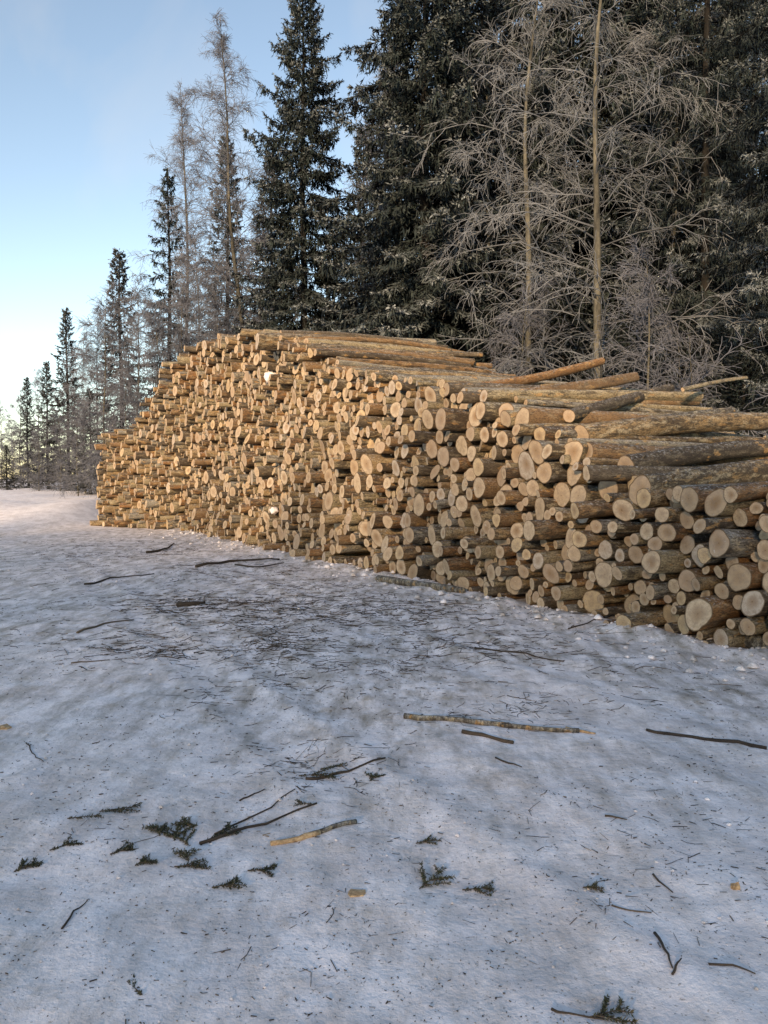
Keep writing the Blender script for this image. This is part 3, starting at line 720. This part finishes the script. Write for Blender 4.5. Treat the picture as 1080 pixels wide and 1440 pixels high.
# young spruces closing the view under the big ones
for i, (px, dist, ty) in enumerate([(545, 29.5, 395), (690, 25, 400), (790, 25, 380), (880, 21, 410), (960, 19.5, 430), (1045, 17.5, 470), (470, 36, 330), (640, 30, 300), (730, 33, 260), (1010, 27, 260)]):
    put_spruce('narrow_b', px, dist, ty, 17.0, ['young spruce right beside the tall dark spruce', 'young frosted spruce right of the broad spruce', 'young spruce left of the thick birch foot', 'young spruce just right of the thick birch foot',
               'young spruce behind the bare shrub at right', 'young spruce low at the right edge', 'young spruce in front of the tall dark spruce', 'half-grown spruce behind the broad spruce', 'half-grown spruce left of the grey birch',
               'half-grown spruce before the black spruce at right'][i], None, 2.4 if ty > 350 else 1.8, 'young spruces at the forest edge')
# ------------------------------------------------------------------ birches and bare shrubs
def bare_tree(seed, H, r_trunk, lean=(0, 0), n_prim=46, start=0.15, plen=0.3, elev=0.75, droop=0.5, dens=1.0, twig=0.006, stems=1, top_thin=True):
    rg = np.random.default_rng(seed); seg = []; trunk = []
    def run(p, d, L, r, lvl, dr):
        n = {1: 8, 2: 5, 3: 3}[lvl]; step = L / n; pts = [p]; dirs = []
        for k in range(n):
            d = d + rg.normal(size=3) * (0.13 if lvl < 3 else 0.2); d[2] -= dr * (k + 1) / n * 0.30
            d = d / np.linalg.norm(d); p = p + d * step; pts.append(p); dirs.append(d)
            seg.append((pts[-2], p, r * (1 - k / n * 0.8), r * (1 - (k + 1) / n * 0.8), lvl))
        if lvl == 3: return
        for k in range(n):
            for _ in range(rg.poisson((1.7 if lvl == 1 else 1.55) * dens)):
                q = pts[k] + (pts[k + 1] - pts[k]) * rg.random()
                ax = rg.normal(size=3); sd_ = np.cross(dirs[k], ax); sd_ /= np.linalg.norm(sd_) + 1e-9
                dd = dirs[k] * 0.8 + sd_ * rg.uniform(0.5, 0.9); dd /= np.linalg.norm(dd)
                run(q, dd, L * rg.uniform(0.28, 0.5) * (1 - 0.45 * k / n) if lvl == 1 else rg.uniform(0.25, 0.6) * min(1, L / 0.8 + 0.35),
                    max(r * 0.45, twig * 1.5) if lvl == 1 else twig, lvl + 1, dr * 1.25)
    for s_ in range(stems):
        ph = rg.uniform(0, 6, 4); t = np.linspace(0, 1, 16); hh = H * (1 if s_ == 0 else rg.uniform(0.6, 0.95))
        off = np.array([0, 0]) if stems == 1 else rg.normal(size=2) * 0.12; ln = np.array(lean) + (0 if stems == 1 else rg.normal(size=2) * 0.22)
        path = np.stack([off[0] + ln[0] * hh * t + (0.013 * H * np.sin(5 * t + ph[0]) + 0.006 * H * np.sin(13 * t + ph[2])) * t ** 0.6, off[1] + ln[1] * hh * t + 0.013 * H * np.sin(4 * t + ph[1]) * t, hh * t - 0.2 * (1 - t)], -1)
        rad = r_trunk * ((1 - t) ** 0.85 * 0.97 + 0.05); trunk.append(tube(path, rad, 9))
        for i in range(n_prim // stems):
            u = start + (0.97 - start) * (i + rg.random()) / (n_prim // stems); az = i * 2.39996 + rg.normal() * 0.4
            p = np.array([np.interp(u, t, path[:, k]) for k in range(3)])
            e = elev * rg.uniform(0.7, 1.25) * (0.7 + 0.5 * u)
            L = hh * plen * (1 - u) ** 0.6 * rg.uniform(0.6, 1.15) * (0.55 + 0.45 * min(1, (u - start + 0.12) / 0.3)) + 0.3
            run(p, np.array([math.cos(az) * math.cos(e), math.sin(az) * math.cos(e), math.sin(e)]), L, max(0.35 * float(np.interp(u, t, rad)), twig * 2), 1, droop)
    P0 = np.array([s[0] for s in seg]); P1 = np.array([s[1] for s in seg]); r0 = np.array([s[2] for s in seg]); r1 = np.array([s[3] for s in seg])
    V, q = segs_to_mesh(P0, P1, np.maximum(r0, twig * 0.8), np.maximum(r1, twig * 0.6), 3)
    thin = np.clip(1.15 - np.maximum(r0, twig) / 0.035, 0.15, 1); fr = np.repeat(np.clip(thin * rg.uniform(0.55, 1.1, len(thin)), 0, 1), 6)
    TV = np.concatenate([a[0] for a in trunk]); o = 0; TQ = []
    for a in trunk: TQ.append(a[1] + o); o += len(a[0])
    return V, q, fr, TV, np.concatenate(TQ)
def proto_bare(kind, m_twig, m_trunk, *a, **k):
    V, q, fr, TV, TQ = bare_tree(*a, **k)
    c = mesh_obj('crown', V, q, m_twig, attrs={'frost': ('FLOAT', fr)}); s = mesh_obj('trunk', TV, TQ, m_trunk)
    print(kind, len(q)); PROTO[kind] = [('crown', c.data), ('trunk', s.data)]
    bpy.data.objects.remove(c); bpy.data.objects.remove(s)
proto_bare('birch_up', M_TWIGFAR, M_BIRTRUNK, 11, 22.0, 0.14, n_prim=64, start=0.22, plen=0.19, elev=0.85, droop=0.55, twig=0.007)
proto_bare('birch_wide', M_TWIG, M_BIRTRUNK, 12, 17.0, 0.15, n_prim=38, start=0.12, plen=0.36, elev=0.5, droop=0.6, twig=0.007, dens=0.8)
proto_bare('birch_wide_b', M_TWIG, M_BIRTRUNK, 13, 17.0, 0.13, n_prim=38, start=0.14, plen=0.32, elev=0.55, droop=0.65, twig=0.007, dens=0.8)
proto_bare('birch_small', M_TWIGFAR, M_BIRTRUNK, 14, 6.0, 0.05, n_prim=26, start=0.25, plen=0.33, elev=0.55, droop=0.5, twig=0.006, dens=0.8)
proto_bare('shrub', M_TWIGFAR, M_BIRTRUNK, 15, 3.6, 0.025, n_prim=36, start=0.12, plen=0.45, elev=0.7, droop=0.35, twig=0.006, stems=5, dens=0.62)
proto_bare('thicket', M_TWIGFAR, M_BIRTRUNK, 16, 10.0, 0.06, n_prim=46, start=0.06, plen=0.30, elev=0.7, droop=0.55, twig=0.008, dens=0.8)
def put_bare(kind, name, label, px, dist, top_y, native, rot, lean=0.0, wide=1.0, cat='tree', group=None):
    x = at(px, dist); zb = gz(x, dist); H = CAM_H + (676 - top_y) / F_PX * dist - zb; s = H / native
    t = tree_from(kind, name, label, (x, dist, zb), rot, (s * wide, s * wide, s), group, cat)
    t.rotation_euler = (0, lean, rot) if lean else (0, 0, rot); return t
put_bare('birch_up', 'birch_tree', 'tall bare birch leaning slightly left with pale yellow lower trunk', 347, 37, 38, 22, 0.3, -0.035)
put_bare('birch_up', 'birch_tree', 'slender bare birch in the sky left of the leaning birch', 262, 46, 130, 22, 2.1, 0, 1.0)
put_bare('birch_wide', 'birch_tree', 'thick yellowish birch with arching frosted limbs, right of centre', 840, 19, -120, 17, 0.8, 0.01)
put_bare('birch_wide_b', 'birch_tree', 'grey-trunked birch with frosted branches left of the thick yellowish birch', 745, 23.5, -60, 17, 2.9)
put_bare('birch_small', 'birch_tree', 'small crooked birch rising behind the pile between thick birch and right edge', 905, 17.5, 360, 6, 1.0)
put_bare('birch_small', 'birch_tree', 'thin young birch rising behind the logs left of the grey-trunked birch', 738, 21.5, 400, 6, 3.3)
put_bare('birch_wide_b', 'birch_tree', 'bare birch whose fine twigs show in the sky gap right of the broad spruce', 690, 36, 20, 17, 4.6)
put_bare('birch_up', 'birch_tree', 'bare birch behind the gap between the two tallest spruces', 545, 42, 70, 22, 5.1)
put_bare('shrub', 'bare_shrub', 'frosted bare shrub spreading behind the logs at the right', 965, 16.8, 455, 3.6, 0.5, 0, 1.3, 'shrub')
put_bare('birch_wide', 'birch_tree', 'frosted birch farther back between the thick birch and the right edge', 935, 25, 10, 17, 3.9)
put_bare('birch_wide_b', 'birch_tree', 'frosted birch between the broad spruce and the grey-trunked birch', 688, 28, 60, 17, 1.2)
for i, (px, dist, ty, wd, lb) in enumerate([(150, 36, 400, 1.1, 'bare frosted tree directly above the left end of the pile'), (195, 40, 385, 1.0, 'bare frosted tree between the pointed and the tiered spruce'),
        (280, 39, 330, 1.2, 'bushy bare tree between the tiered spruce and the leaning birch'), (225, 35, 425, 1.0, 'low bare frosted tree in front of the tiered spruce'),
        (370, 41, 300, 1.0, 'bushy bare tree right of the leaning birch'), (120, 45, 470, 1.0, 'bare frosted tree right of the three narrow far spruces'),
        (30, 72, 545, 1.0, 'pinkish far bare tree behind the leftmost narrow spruces'), (55, 80, 520, 0.9, 'far thin bare tree between the left narrow spruces'), (3, 66, 560, 0.9, 'far bare tree cut by the left edge'),
        (310, 35.5, 400, 1.2, 'low bushy bare tree left of the leaning birch trunk'), (180, 34.5, 500, 1.0, 'low frosted thicket above the stepped left end of pile'),
        (110, 40, 560, 1.2, 'low frosted thicket just left of the pile end'), (255, 36, 390, 1.2, 'twiggy bare tree under the slender sky birch'),
        (430, 38.5, 380, 1.0, 'bare tree low before the tall dark spruce'),
        (18, 96, 590, 1.2, 'faint far tree low on the horizon at left'), (48, 105, 600, 1.3, 'faintest far tree between the left narrow spruces'), (82, 92, 580, 1.2, 'far tree behind the tallest narrow spruce'), (115, 100, 575, 1.3, 'far tree seen just above the pile end'),
        (20, 58, 600, 1.5, 'low bushy bare tree between the leftmost young spruce and the narrow ones'), (55, 50, 600, 1.6, 'low bushy bare tree in front of the two shorter narrow spruces'), (85, 47, 575, 1.5, 'low bushy bare tree at the foot of the tallest narrow spruce'),
        (105, 62, 520, 1.3, 'hazy bare tree behind the tallest narrow spruce'), (140, 55, 450, 1.2, 'hazy bare tree left of the pointed frosted spruce'), (0, 60, 610, 1.6, 'bushy bare tree on the left margin')]):
    put_bare('thicket', 'bare_tree', lb, px, dist, ty, 10.0, i * 1.1, 0, wd * 0.9, 'tree', 'bare frosted trees along the forest edge')

# the forest across the road, behind the photographer: it sifts the low sun that falls on the snow
for i in range(50):
    a = i - 24.5; ax, ay = to_sun[0] / math.cos(SUN_EL), to_sun[1] / math.cos(SUN_EL); dd = 34 + 2.4 * (i % 4)
    cx, cy = ax * dd - ay * a * 0.86, ay * dd + ax * a * 0.86
    H = 13.6 + 0.8 * math.sin(i * 2.3) + random.uniform(-0.6, 0.6)
    tree_from('thicket', 'bare_tree', 'bare tree in the row across the road outside the view, %s from its end' % ORD(i + 1), (cx, cy, -0.05), i * 1.3,
              (1.15, 1.15, H / 10.0), 'bare trees across the road behind the viewer')

# ------------------------------------------------------------------ sticks and brush on the snow
def ground_px(px, py):
    r = ray(px, py); t = CAM_H / -r[2]; p = r * t
    return p[0], p[1]
def gpt(px, py, h=0.0):
    x, y = ground_px(px, py); return np.array([x, y, float(ground_z(x, y)) + h])
def stick(name, pts, r, label, cat='stick', tone=0.45, taper=0.4, m=None, sides=7, group=None, sub=7, straight=False):
    P = np.array([gpt(*p) for p in pts]); t = np.linspace(0, 1, len(P)); tt = np.linspace(0, 1, sub)
    path = np.stack([np.interp(tt, t, P[:, k]) for k in range(3)], -1)
    rg = np.random.default_rng(abs(hash(label)) % 9999 if False else int(sum(map(ord, label))))
    L = np.linalg.norm(path[-1] - path[0]); path[:, :2] += rg.normal(size=(sub, 2)) * 0.012 * min(L, 1.0)
    path[:, 2] = ground_z(path[:, 0], path[:, 1]) + r * 0.75
    if straight: path = path[:1] + (path[-1:] - path[:1]) * tt[:, None]
    rad = r * (1 - (1 - taper) * tt) * (1 + 0.08 * rg.normal(size=sub))
    V, q = tube(path, rad, sides)
    c0 = len(V); V = np.concatenate([V, path[:1], path[-1:]]); k = np.arange(sides); k2 = (k + 1) % sides
    e0 = np.stack([np.full(sides, c0), k, k2], -1); b0 = (sub - 1) * sides; e1 = np.stack([np.full(sides, c0 + 1), b0 + k2, b0 + k], -1)
    org = path[0].copy()
    lc = V - org + rg.uniform(0, 40)
    o = mesh_obj(name, V - org, [q, e0, e1], m or M_LITTER, loc=tuple(org), attrs={'tone': ('FLOAT', np.clip(tone + rg.normal(size=len(V)) * 0.1, 0, 1)), 'lc': ('FLOAT_VECTOR', lc), 'rnd': ('FLOAT', np.full(len(V), 0.93))})
    return tag(o, label, cat, group)
stick('broken_branch', [(566, 1012), (690, 1022), (815, 1033)], 0.019, 'long bark-covered broken branch lying on the snow in the middle distance', 'branch', m=M_BARK, sides=9, sub=10, taper=0.75)
stick('wood_splinter', [(795, 1027), (838, 1036)], 0.012, 'pale split wood at the right tip of the long broken branch', 'splinter', m=M_SPLIT)
stick('broken_branch', [(652, 1034), (690, 1041), (720, 1048)], 0.012, 'short dark branch piece in front of the long broken branch', 'branch', tone=0.3, taper=0.9)
stick('broken_branch', [(908, 1026), (980, 1039), (1082, 1057)], 0.010, 'long thin dark branch running off the right edge', 'branch', tone=0.12, taper=1.2, sub=10)
stick('twig', [(697, 1072), (716, 1079), (735, 1086)], 0.006, 'short dark twig right of the middle, below the short branch piece', 'twig', tone=0.15)
stick('wood_splinter', [(382, 1197), (420, 1189), (450, 1181)], 0.011, 'orange split wood splinter beside the spruce branch', 'splinter', m=M_SPLIT, taper=1.3)
stick('broken_branch', [(446, 1182), (475, 1172), (500, 1163)], 0.012, 'grey barked end of the split splinter', 'branch', m=M_BARK, taper=0.9)
stick('twig', [(88, 1324), (104, 1296), (125, 1275)], 0.0042, 'single thin dark twig on soft snow at lower left', 'twig', tone=0.2)
stick('twig', [(921, 1320), (935, 1348), (945, 1375)], 0.006, 'dark straight twig at the lower right', 'twig', tone=0.2)
stick('twig', [(945, 1382), (950, 1374), (958, 1363)], 0.005, 'tiny twig touching the foot of the lower right twig', 'twig', tone=0.2)
stick('twig', [(860, 1280), (885, 1285), (915, 1288)], 0.0045, 'reddish brown twig above the straight lower right twig', 'twig', tone=0.55)
stick('twig', [(918, 1239), (932, 1250), (946, 1261)], 0.0045, 'dark slanting twig right of centre in the foreground', 'twig', tone=0.3)
stick('twig', [(996, 1364), (1030, 1367), (1062, 1374)], 0.005, 'thin twig near the lower right edge', 'twig', tone=0.25)
stick('twig', [(850, 1157), (866, 1159), (882, 1161)], 0.005, 'short thin twig in the right middle foreground', 'twig', tone=0.25)
stick('twig', [(775, 1428), (800, 1432), (850, 1438)], 0.0045, 'twig at the bottom edge right of centre', 'twig', tone=0.25)
stick('fallen_pole', [(532, 818), (590, 828), (652, 838)], 0.055, 'thin log lying along the foot of the pile', 'log', m=M_BARK, straight=True, sides=10, sub=8, taper=0.9)
stick('fallen_pole', [(965, 888), (1040, 908), (1130, 934)], 0.08, 'dark bearer log under the near end of the pile', 'log', m=M_BARK, straight=True, sides=10, sub=6, taper=1.0)
for i, (a, b, c, lb) in enumerate([((120, 822), (160, 812), (216, 809), 'curved thin branch far left on the snow'), ((275, 797), (330, 790), (392, 788), 'dark branch lying before the middle of the pile'),
        ((205, 778), (228, 775), (245, 765), 'short dark branch near the left of the pile'), ((108, 892), (150, 880), (190, 873), 'thin pale branch on the left snow'),
        ((280, 1193), (360, 1167), (445, 1140), 'long bare stem of the fallen spruce bough'), ((300, 1180), (350, 1155), (415, 1118), 'thin forked stem beside the fallen spruce bough'),
        ((430, 1100), (480, 1090), (540, 1073), 'dark thin branch through the brush tangle at centre'), ((337, 1130), (355, 1121), (372, 1114), 'small twig above the fallen spruce bough'),
        ((670, 912), (730, 920), (790, 932), 'forked twig on the snow before the right half of pile'), ((800, 885), (830, 880), (862, 868), 'twig leaning at the foot of the right half of pile'),
        ((100, 934), (125, 932), (155, 930), 'pale reddish twig on the left snow'), ((40, 1045), (45, 1062), (62, 1073), 'hooked thin twig near the left edge'),
        ((330, 795), (360, 800), (400, 792), 'thin branch near the pile foot left of centre'), ((250, 852), (270, 853), (288, 850), 'thick short dark branch in the litter left of centre')]):
    stick('twig', [a, b, c], [0.016, 0.03, 0.03, 0.012, 0.008, 0.005, 0.009, 0.005, 0.01, 0.008, 0.007, 0.004, 0.018, 0.035][i], lb, 'twig', tone=0.12 if i not in (3, 10) else 0.6, taper=0.5, sub=8)
def sprig(px, py, ang, L, label, seed, nside=5):
    """a torn spruce sprig lying on the snow, shoots with needles"""
    rg = np.random.default_rng(seed); lst, tones, frosts = [], [], []
    o0 = gpt(px, py, 0.006); d0 = np.array([math.cos(ang), math.sin(ang), 0.03])
    B, D = [], []
    def shoot(p, d, l):
        n = int(l / 0.0017); t = rg.uniform(0.02, 1, n)
        b = p + d * (l * t)[:, None]; sd_ = nrm(np.cross(d, rg.normal(size=(n, 3)))); dd = nrm(d * 0.8 + sd_) * rg.uniform(0.010, 0.018, (n, 1))
        B.append(b); D.append(dd); seg.append((p, p + d * l))
    seg = []
    shoot(np.zeros(3), d0, L)
    for k in range(nside):
        t = rg.uniform(0.15, 0.85); s = 1 if k % 2 else -1; a2 = ang + s * rg.uniform(0.5, 0.9)
        shoot(d0 * L * t, np.array([math.cos(a2), math.sin(a2), rg.uniform(-0.02, 0.07)]), L * (1 - t) * rg.uniform(0.5, 0.9) + 0.03)
    B = np.concatenate(B); D = np.concatenate(D); W = nrm(np.cross(D, rg.normal(size=D.shape))) * 0.0022
    V, q, T, Fq = kites_mesh([(B, D, W)], [np.clip(0.5 + rg.normal() * 0.1 + rg.normal(size=len(B)) * 0.22, 0, 1)], [rg.random(len(B)) * 0.34])
    V[:, 2] = np.maximum(V[:, 2], -0.008)
    P0 = np.array([s[0] for s in seg]); P1 = np.array([s[1] for s in seg])
    SV, SQ = segs_to_mesh(P0, P1, np.full(len(seg), 0.003), np.full(len(seg), 0.0012), 4)
    t = thing('spruce_sprig', label, 'sprig', tuple(o0), 'torn spruce sprigs on the snow')
    mesh_obj('needles', V, q, M_SPRIG, t, attrs={'tone': ('FLOAT', T), 'frost': ('FLOAT', Fq), 'nv': ('FLOAT_VECTOR', nrm(V + [0, 0, 0.1]))}, smooth=False)
    mesh_obj('stem', SV, SQ, M_LITTER, t, attrs={'tone': ('FLOAT', np.full(len(SV), 0.4))})
for i, (px, py, ang, L, lb) in enumerate([(265, 1195, 2.3, 0.30, 'densest spruce sprig on the fallen bough'), (245, 1190, 1.7, 0.22, 'spruce sprig at the left tip of the fallen bough'), (225, 1185, 2.0, 0.20, 'leftmost sprig of the fallen spruce bough'),
        (290, 1188, 0.9, 0.24, 'spruce sprig at the middle of the fallen bough'), (275, 1170, 2.6, 0.2, 'upper spruce sprig of the fallen bough'), (95, 1165, 0.2, 0.25, 'dark sprig left of the brown snow lump'), (140, 1150, 0.3, 0.30, 'sprig behind the brown snow lump'),
        (70, 1205, 0.8, 0.16, 'small sprig left of the fallen bough'), (20, 1232, 1.0, 0.14, 'small sprig near the left edge'), (155, 1210, 0.7, 0.16, 'sprig below the brown snow lump'), (190, 1230, 0.8, 0.14, 'small slanting sprig below the fallen bough'),
        (245, 1230, 0.1, 0.22, 'forked sprig right below the fallen bough'), (265, 1222, 2.0, 0.12, 'tiny sprig above the forked sprig'), (348, 1233, 0.1, 0.14, 'rounded single sprig right of the forked sprig'), (298, 1258, 0.35, 0.16, 'slim sprig below the rounded single sprig'),
        (590, 1255, 0.95, 0.26, 'upright green sprig right of the bark chip'), (650, 1253, 0.1, 0.15, 'short flat sprig right of the green sprig'), (585, 1190, 0.4, 0.2, 'spiky sprig above the green sprig'),
        (440, 1142, 2.9, 0.14, 'sprig at the far tip of the bare stem'), (420, 1095, 0.1, 0.45, 'long flat sprig in the brush tangle at centre'), (450, 1083, 0.5, 0.3, 'upper sprig in the brush tangle at centre'), (520, 1105, 1.2, 0.2, 'sprig right of the brush tangle'),
        (820, 1255, 0.1, 0.08, 'tiny dark sprig in the right foreground'), (200, 1415, 2.4, 0.10, 'dark clump of needles at the bottom left'), (830, 1437, 0.3, 0.2, 'sprig at the bottom edge')]):
    sprig(px, py, ang, L * random.uniform(0.45, 0.8), lb, 300 + i, random.choice([1, 3, 4, 6]))
# bark chip and lumps
def chip(px, py, size, label, m, seed, thick=0.012, cat='chip', name='bark_chip'):
    rg = np.random.default_rng(seed); n = 9; th = np.linspace(0, 2 * np.pi, n, endpoint=False); r = size * rg.uniform(0.6, 1.15, n)
    top = np.stack([r * np.cos(th), 0.75 * r * np.sin(th), np.full(n, thick) + rg.normal(size=n) * thick * 0.3], -1); bot = top * [1.05, 1.05, 0] - [0, 0, 0.01]
    V = np.concatenate([top, bot, [[0, 0, thick * 1.6]]]); k = np.arange(n); k2 = (k + 1) % n
    o = mesh_obj(name, V, [np.stack([k, k2, np.full(n, 2 * n)], -1), np.stack([k + n, k2 + n, k2, k], -1)], m, loc=tuple(gpt(px, py)), smooth=False, attrs={'tone': ('FLOAT', np.full(len(V), 0.9))})
    tag(o, label, cat)
chip(501, 1264, 0.04, 'pale tan bark chip alone on the snow in the foreground', M_SPLIT, 1, 0.005)
chip(1033, 1257, 0.022, 'small reddish chip at the right foreground', M_SPLIT, 3)
chip(2, 1022, 0.06, 'yellowish bark piece at the left edge', M_SPLIT, 4)
# loose litter: needles, bark bits and fine twigs, thicker in the brushed patches
PATCH = [(390, 918, 60, 26, 260), (375, 905, 30, 14, 90), (455, 1082, 75, 26, 200), (215, 915, 60, 14, 170), (255, 850, 70, 14, 240), (345, 850, 110, 20, 300), (150, 772, 90, 16, 200), (60, 775, 70, 18, 150), (240, 772, 60, 8, 110),
         (380, 805, 110, 14, 260), (470, 850, 120, 18, 280), (560, 858, 110, 14, 200), (530, 955, 90, 26, 180), (700, 1000, 110, 22, 220), (760, 995, 70, 16, 160), (640, 900, 120, 20, 170), (720, 915, 60, 14, 90), (280, 970, 50, 16, 80),
         (280, 1000, 90, 20, 60), (150, 1170, 60, 22, 60), (420, 960, 80, 20, 70), (120, 930, 80, 30, 60), (880, 1145, 140, 40, 120), (470, 1320, 70, 40, 70), (620, 880, 200, 40, 260), (300, 880, 200, 40, 260), (330, 780, 200, 20, 240), (750, 1230, 200, 80, 160), (820, 960, 160, 40, 160), (1000, 1180, 90, 60, 90), (960, 1290, 110, 60, 80)]
P0, P1, rr_ = [], [], []
def lit(x, y, L, r, curve=True):
    a = rng.uniform(0, 6.28) if rng.random() < 0.75 else rng.normal() * 0.5; d = np.array([math.cos(a), math.sin(a)])
    p = np.array([x, y]); n = 3 if (L > 0.08 and curve) else 1
    for k in range(n):
        q_ = p + d * L / n
        z0, z1 = float(ground_z(p[0], p[1])), float(ground_z(q_[0], q_[1]))
        P0.append((p[0], p[1], z0 + r * 0.6)); P1.append((q_[0], q_[1], z1 + r * 0.6 + (0.25 * L / n * rng.random() * (rng.random() < 0.3)))); rr_.append(r)
        p = q_; a += rng.normal() * 0.35; d = np.array([math.cos(a), math.sin(a)])
for (px, py, wx, wy, cnt) in PATCH:
    for _ in range(int(cnt * (1.1 if py < 960 else 1.2))):
        a, b = rng.normal() * wx * 0.75, rng.normal() * wy * 0.8
        if py + b < 745: continue
        x, y = ground_px(px + a, py + b)
        if x > 7.1 - 0.535 * y - 0.1: continue
        sc_ = min(1.0, y / 9) ** 1.5; keep = 1.0 if y > 6.5 else (0.75 if cnt == 200 else 0.35)
        if rng.random() > keep: continue
        L = rng.lognormal(math.log(0.09), 0.75) * (0.12 + 1.0 * sc_)
        lit(x, y, min(L, 0.8), rng.uniform(0.0014, 0.0042) * (0.35 + 0.95 * sc_))
for _ in range(18000):
    y = 1.5 + 22 * rng.random() ** 1.5; x = rng.uniform(-0.62, 0.5) * y
    if x > 7.1 - 0.535 * y: continue
    if vnoise(x * 0.9, y * 0.9, 40) + 0.5 * vnoise(x * 3.1, y * 3.1, 41) < rng.uniform(-0.25, 0.15): continue
    k = 0.45 + min(1.4, y / 7)
    lit(x, y, min(0.09, rng.lognormal(math.log(0.0062), 0.7) * k), rng.uniform(0.0008, 0.0034) * k, False)
P0 = np.array(P0); P1 = np.array(P1); rr_ = np.array(rr_)
V, q = segs_to_mesh(P0, P1, rr_, rr_ * 0.7, 3)
o = mesh_obj('forest_litter', V, q, M_LITTER, attrs={'tone': ('FLOAT', np.repeat(np.clip(rng.beta(1.2, 2.4, len(P0)), 0, 1), 6))})
tag(o, 'scattered needles, bark bits and fine twigs strewn over the snow', 'litter', None, 'stuff')

# crumbs of snow kicked up along the foot of the pile and over the road
OCT = np.array([(1, 0, 0), (-1, 0, 0), (0, 1, 0), (0, -1, 0), (0, 0, 1), (0, 0, -1), (.7, .7, 0), (-.7, .7, 0), (.7, -.7, 0), (-.7, -.7, 0), (.7, 0, .7), (-.7, 0, .7), (0, .7, .7), (0, -.7, .7)], float)
OF = np.array([(4, 10, 12), (10, 0, 6), (10, 6, 12), (12, 6, 2), (4, 12, 11), (12, 2, 7), (12, 7, 11), (11, 7, 1), (4, 11, 13), (11, 1, 9), (11, 9, 13), (13, 9, 3), (4, 13, 10), (13, 3, 8), (13, 8, 10), (10, 8, 0)])
CV, CF = [], []
for i in range(1900):
    if i < 1100:
        y = 6 + 19 * rng.random() ** 1.3; x = 7.17 - 0.535 * y + 0.15 - abs(rng.normal()) * 0.55
        r = rng.lognormal(math.log(0.012), 0.6) * (0.8 + y / 30)
    else:
        y = 1.8 + 15 * rng.random() ** 1.2; x = rng.uniform(-0.6, 0.5) * y
        if x > 7.1 - 0.535 * y or vnoise(x * 0.9, y * 0.9, 50) < 0: continue
        r = rng.lognormal(math.log(0.005), 0.5) * (0.6 + y / 8)
    r = min(r, 0.09)
    CV.append(OCT * r * rng.uniform(0.7, 1.25, (14, 3)) * [1, 1, 0.75] + [x, y, float(ground_z(x, y)) + r * 0.2]); CF.append(OF + 14 * (len(CV) - 1))
CV = np.concatenate(CV)
o = mesh_obj('snow_crumbs', CV, np.concatenate(CF), M_SNOW, attrs={'dirt': ('FLOAT', np.full(len(CV), 1.0))})
tag(o, 'loose crumbs of snow along the foot of the pile and road', 'snow', None, 'stuff')

# clods of snow caught in the pile
def clod(px, py, r, label, out=0.12):
    s_, z_, _t = px_to_face(px, py); p = face_pt(np.array(s_), np.array(z_), np.array(out)); rg = np.random.default_rng(int(px))
    u, v = np.meshgrid(np.linspace(0, 2 * np.pi, 14, endpoint=False), np.linspace(0.15, np.pi - 0.15, 8)); rr = r * (1 + 0.16 * rg.normal(size=u.shape))
    V = np.stack([rr * np.sin(v) * np.cos(u), rr * np.sin(v) * np.sin(u), 0.85 * rr * np.cos(v)], -1).reshape(-1, 3)
    i = np.arange(8 * 14).reshape(8, 14); i2 = np.roll(i, -1, 1); q = np.stack([i[:-1], i[1:], i2[1:], i2[:-1]], -1).reshape(-1, 4)
    tag(mesh_obj('snow_clod', V, [q, i[:1], i[-1:]], M_SNOW, loc=tuple(p), attrs={'dirt': ('FLOAT', np.zeros(len(V)))}), label, 'snow clod')
clod(383, 531, 0.17, 'white clod of snow stuck in the face below the highest logs', 0.02)
clod(388, 718, 0.09, 'small dirty white clod of snow low in the pile face', 0.05)
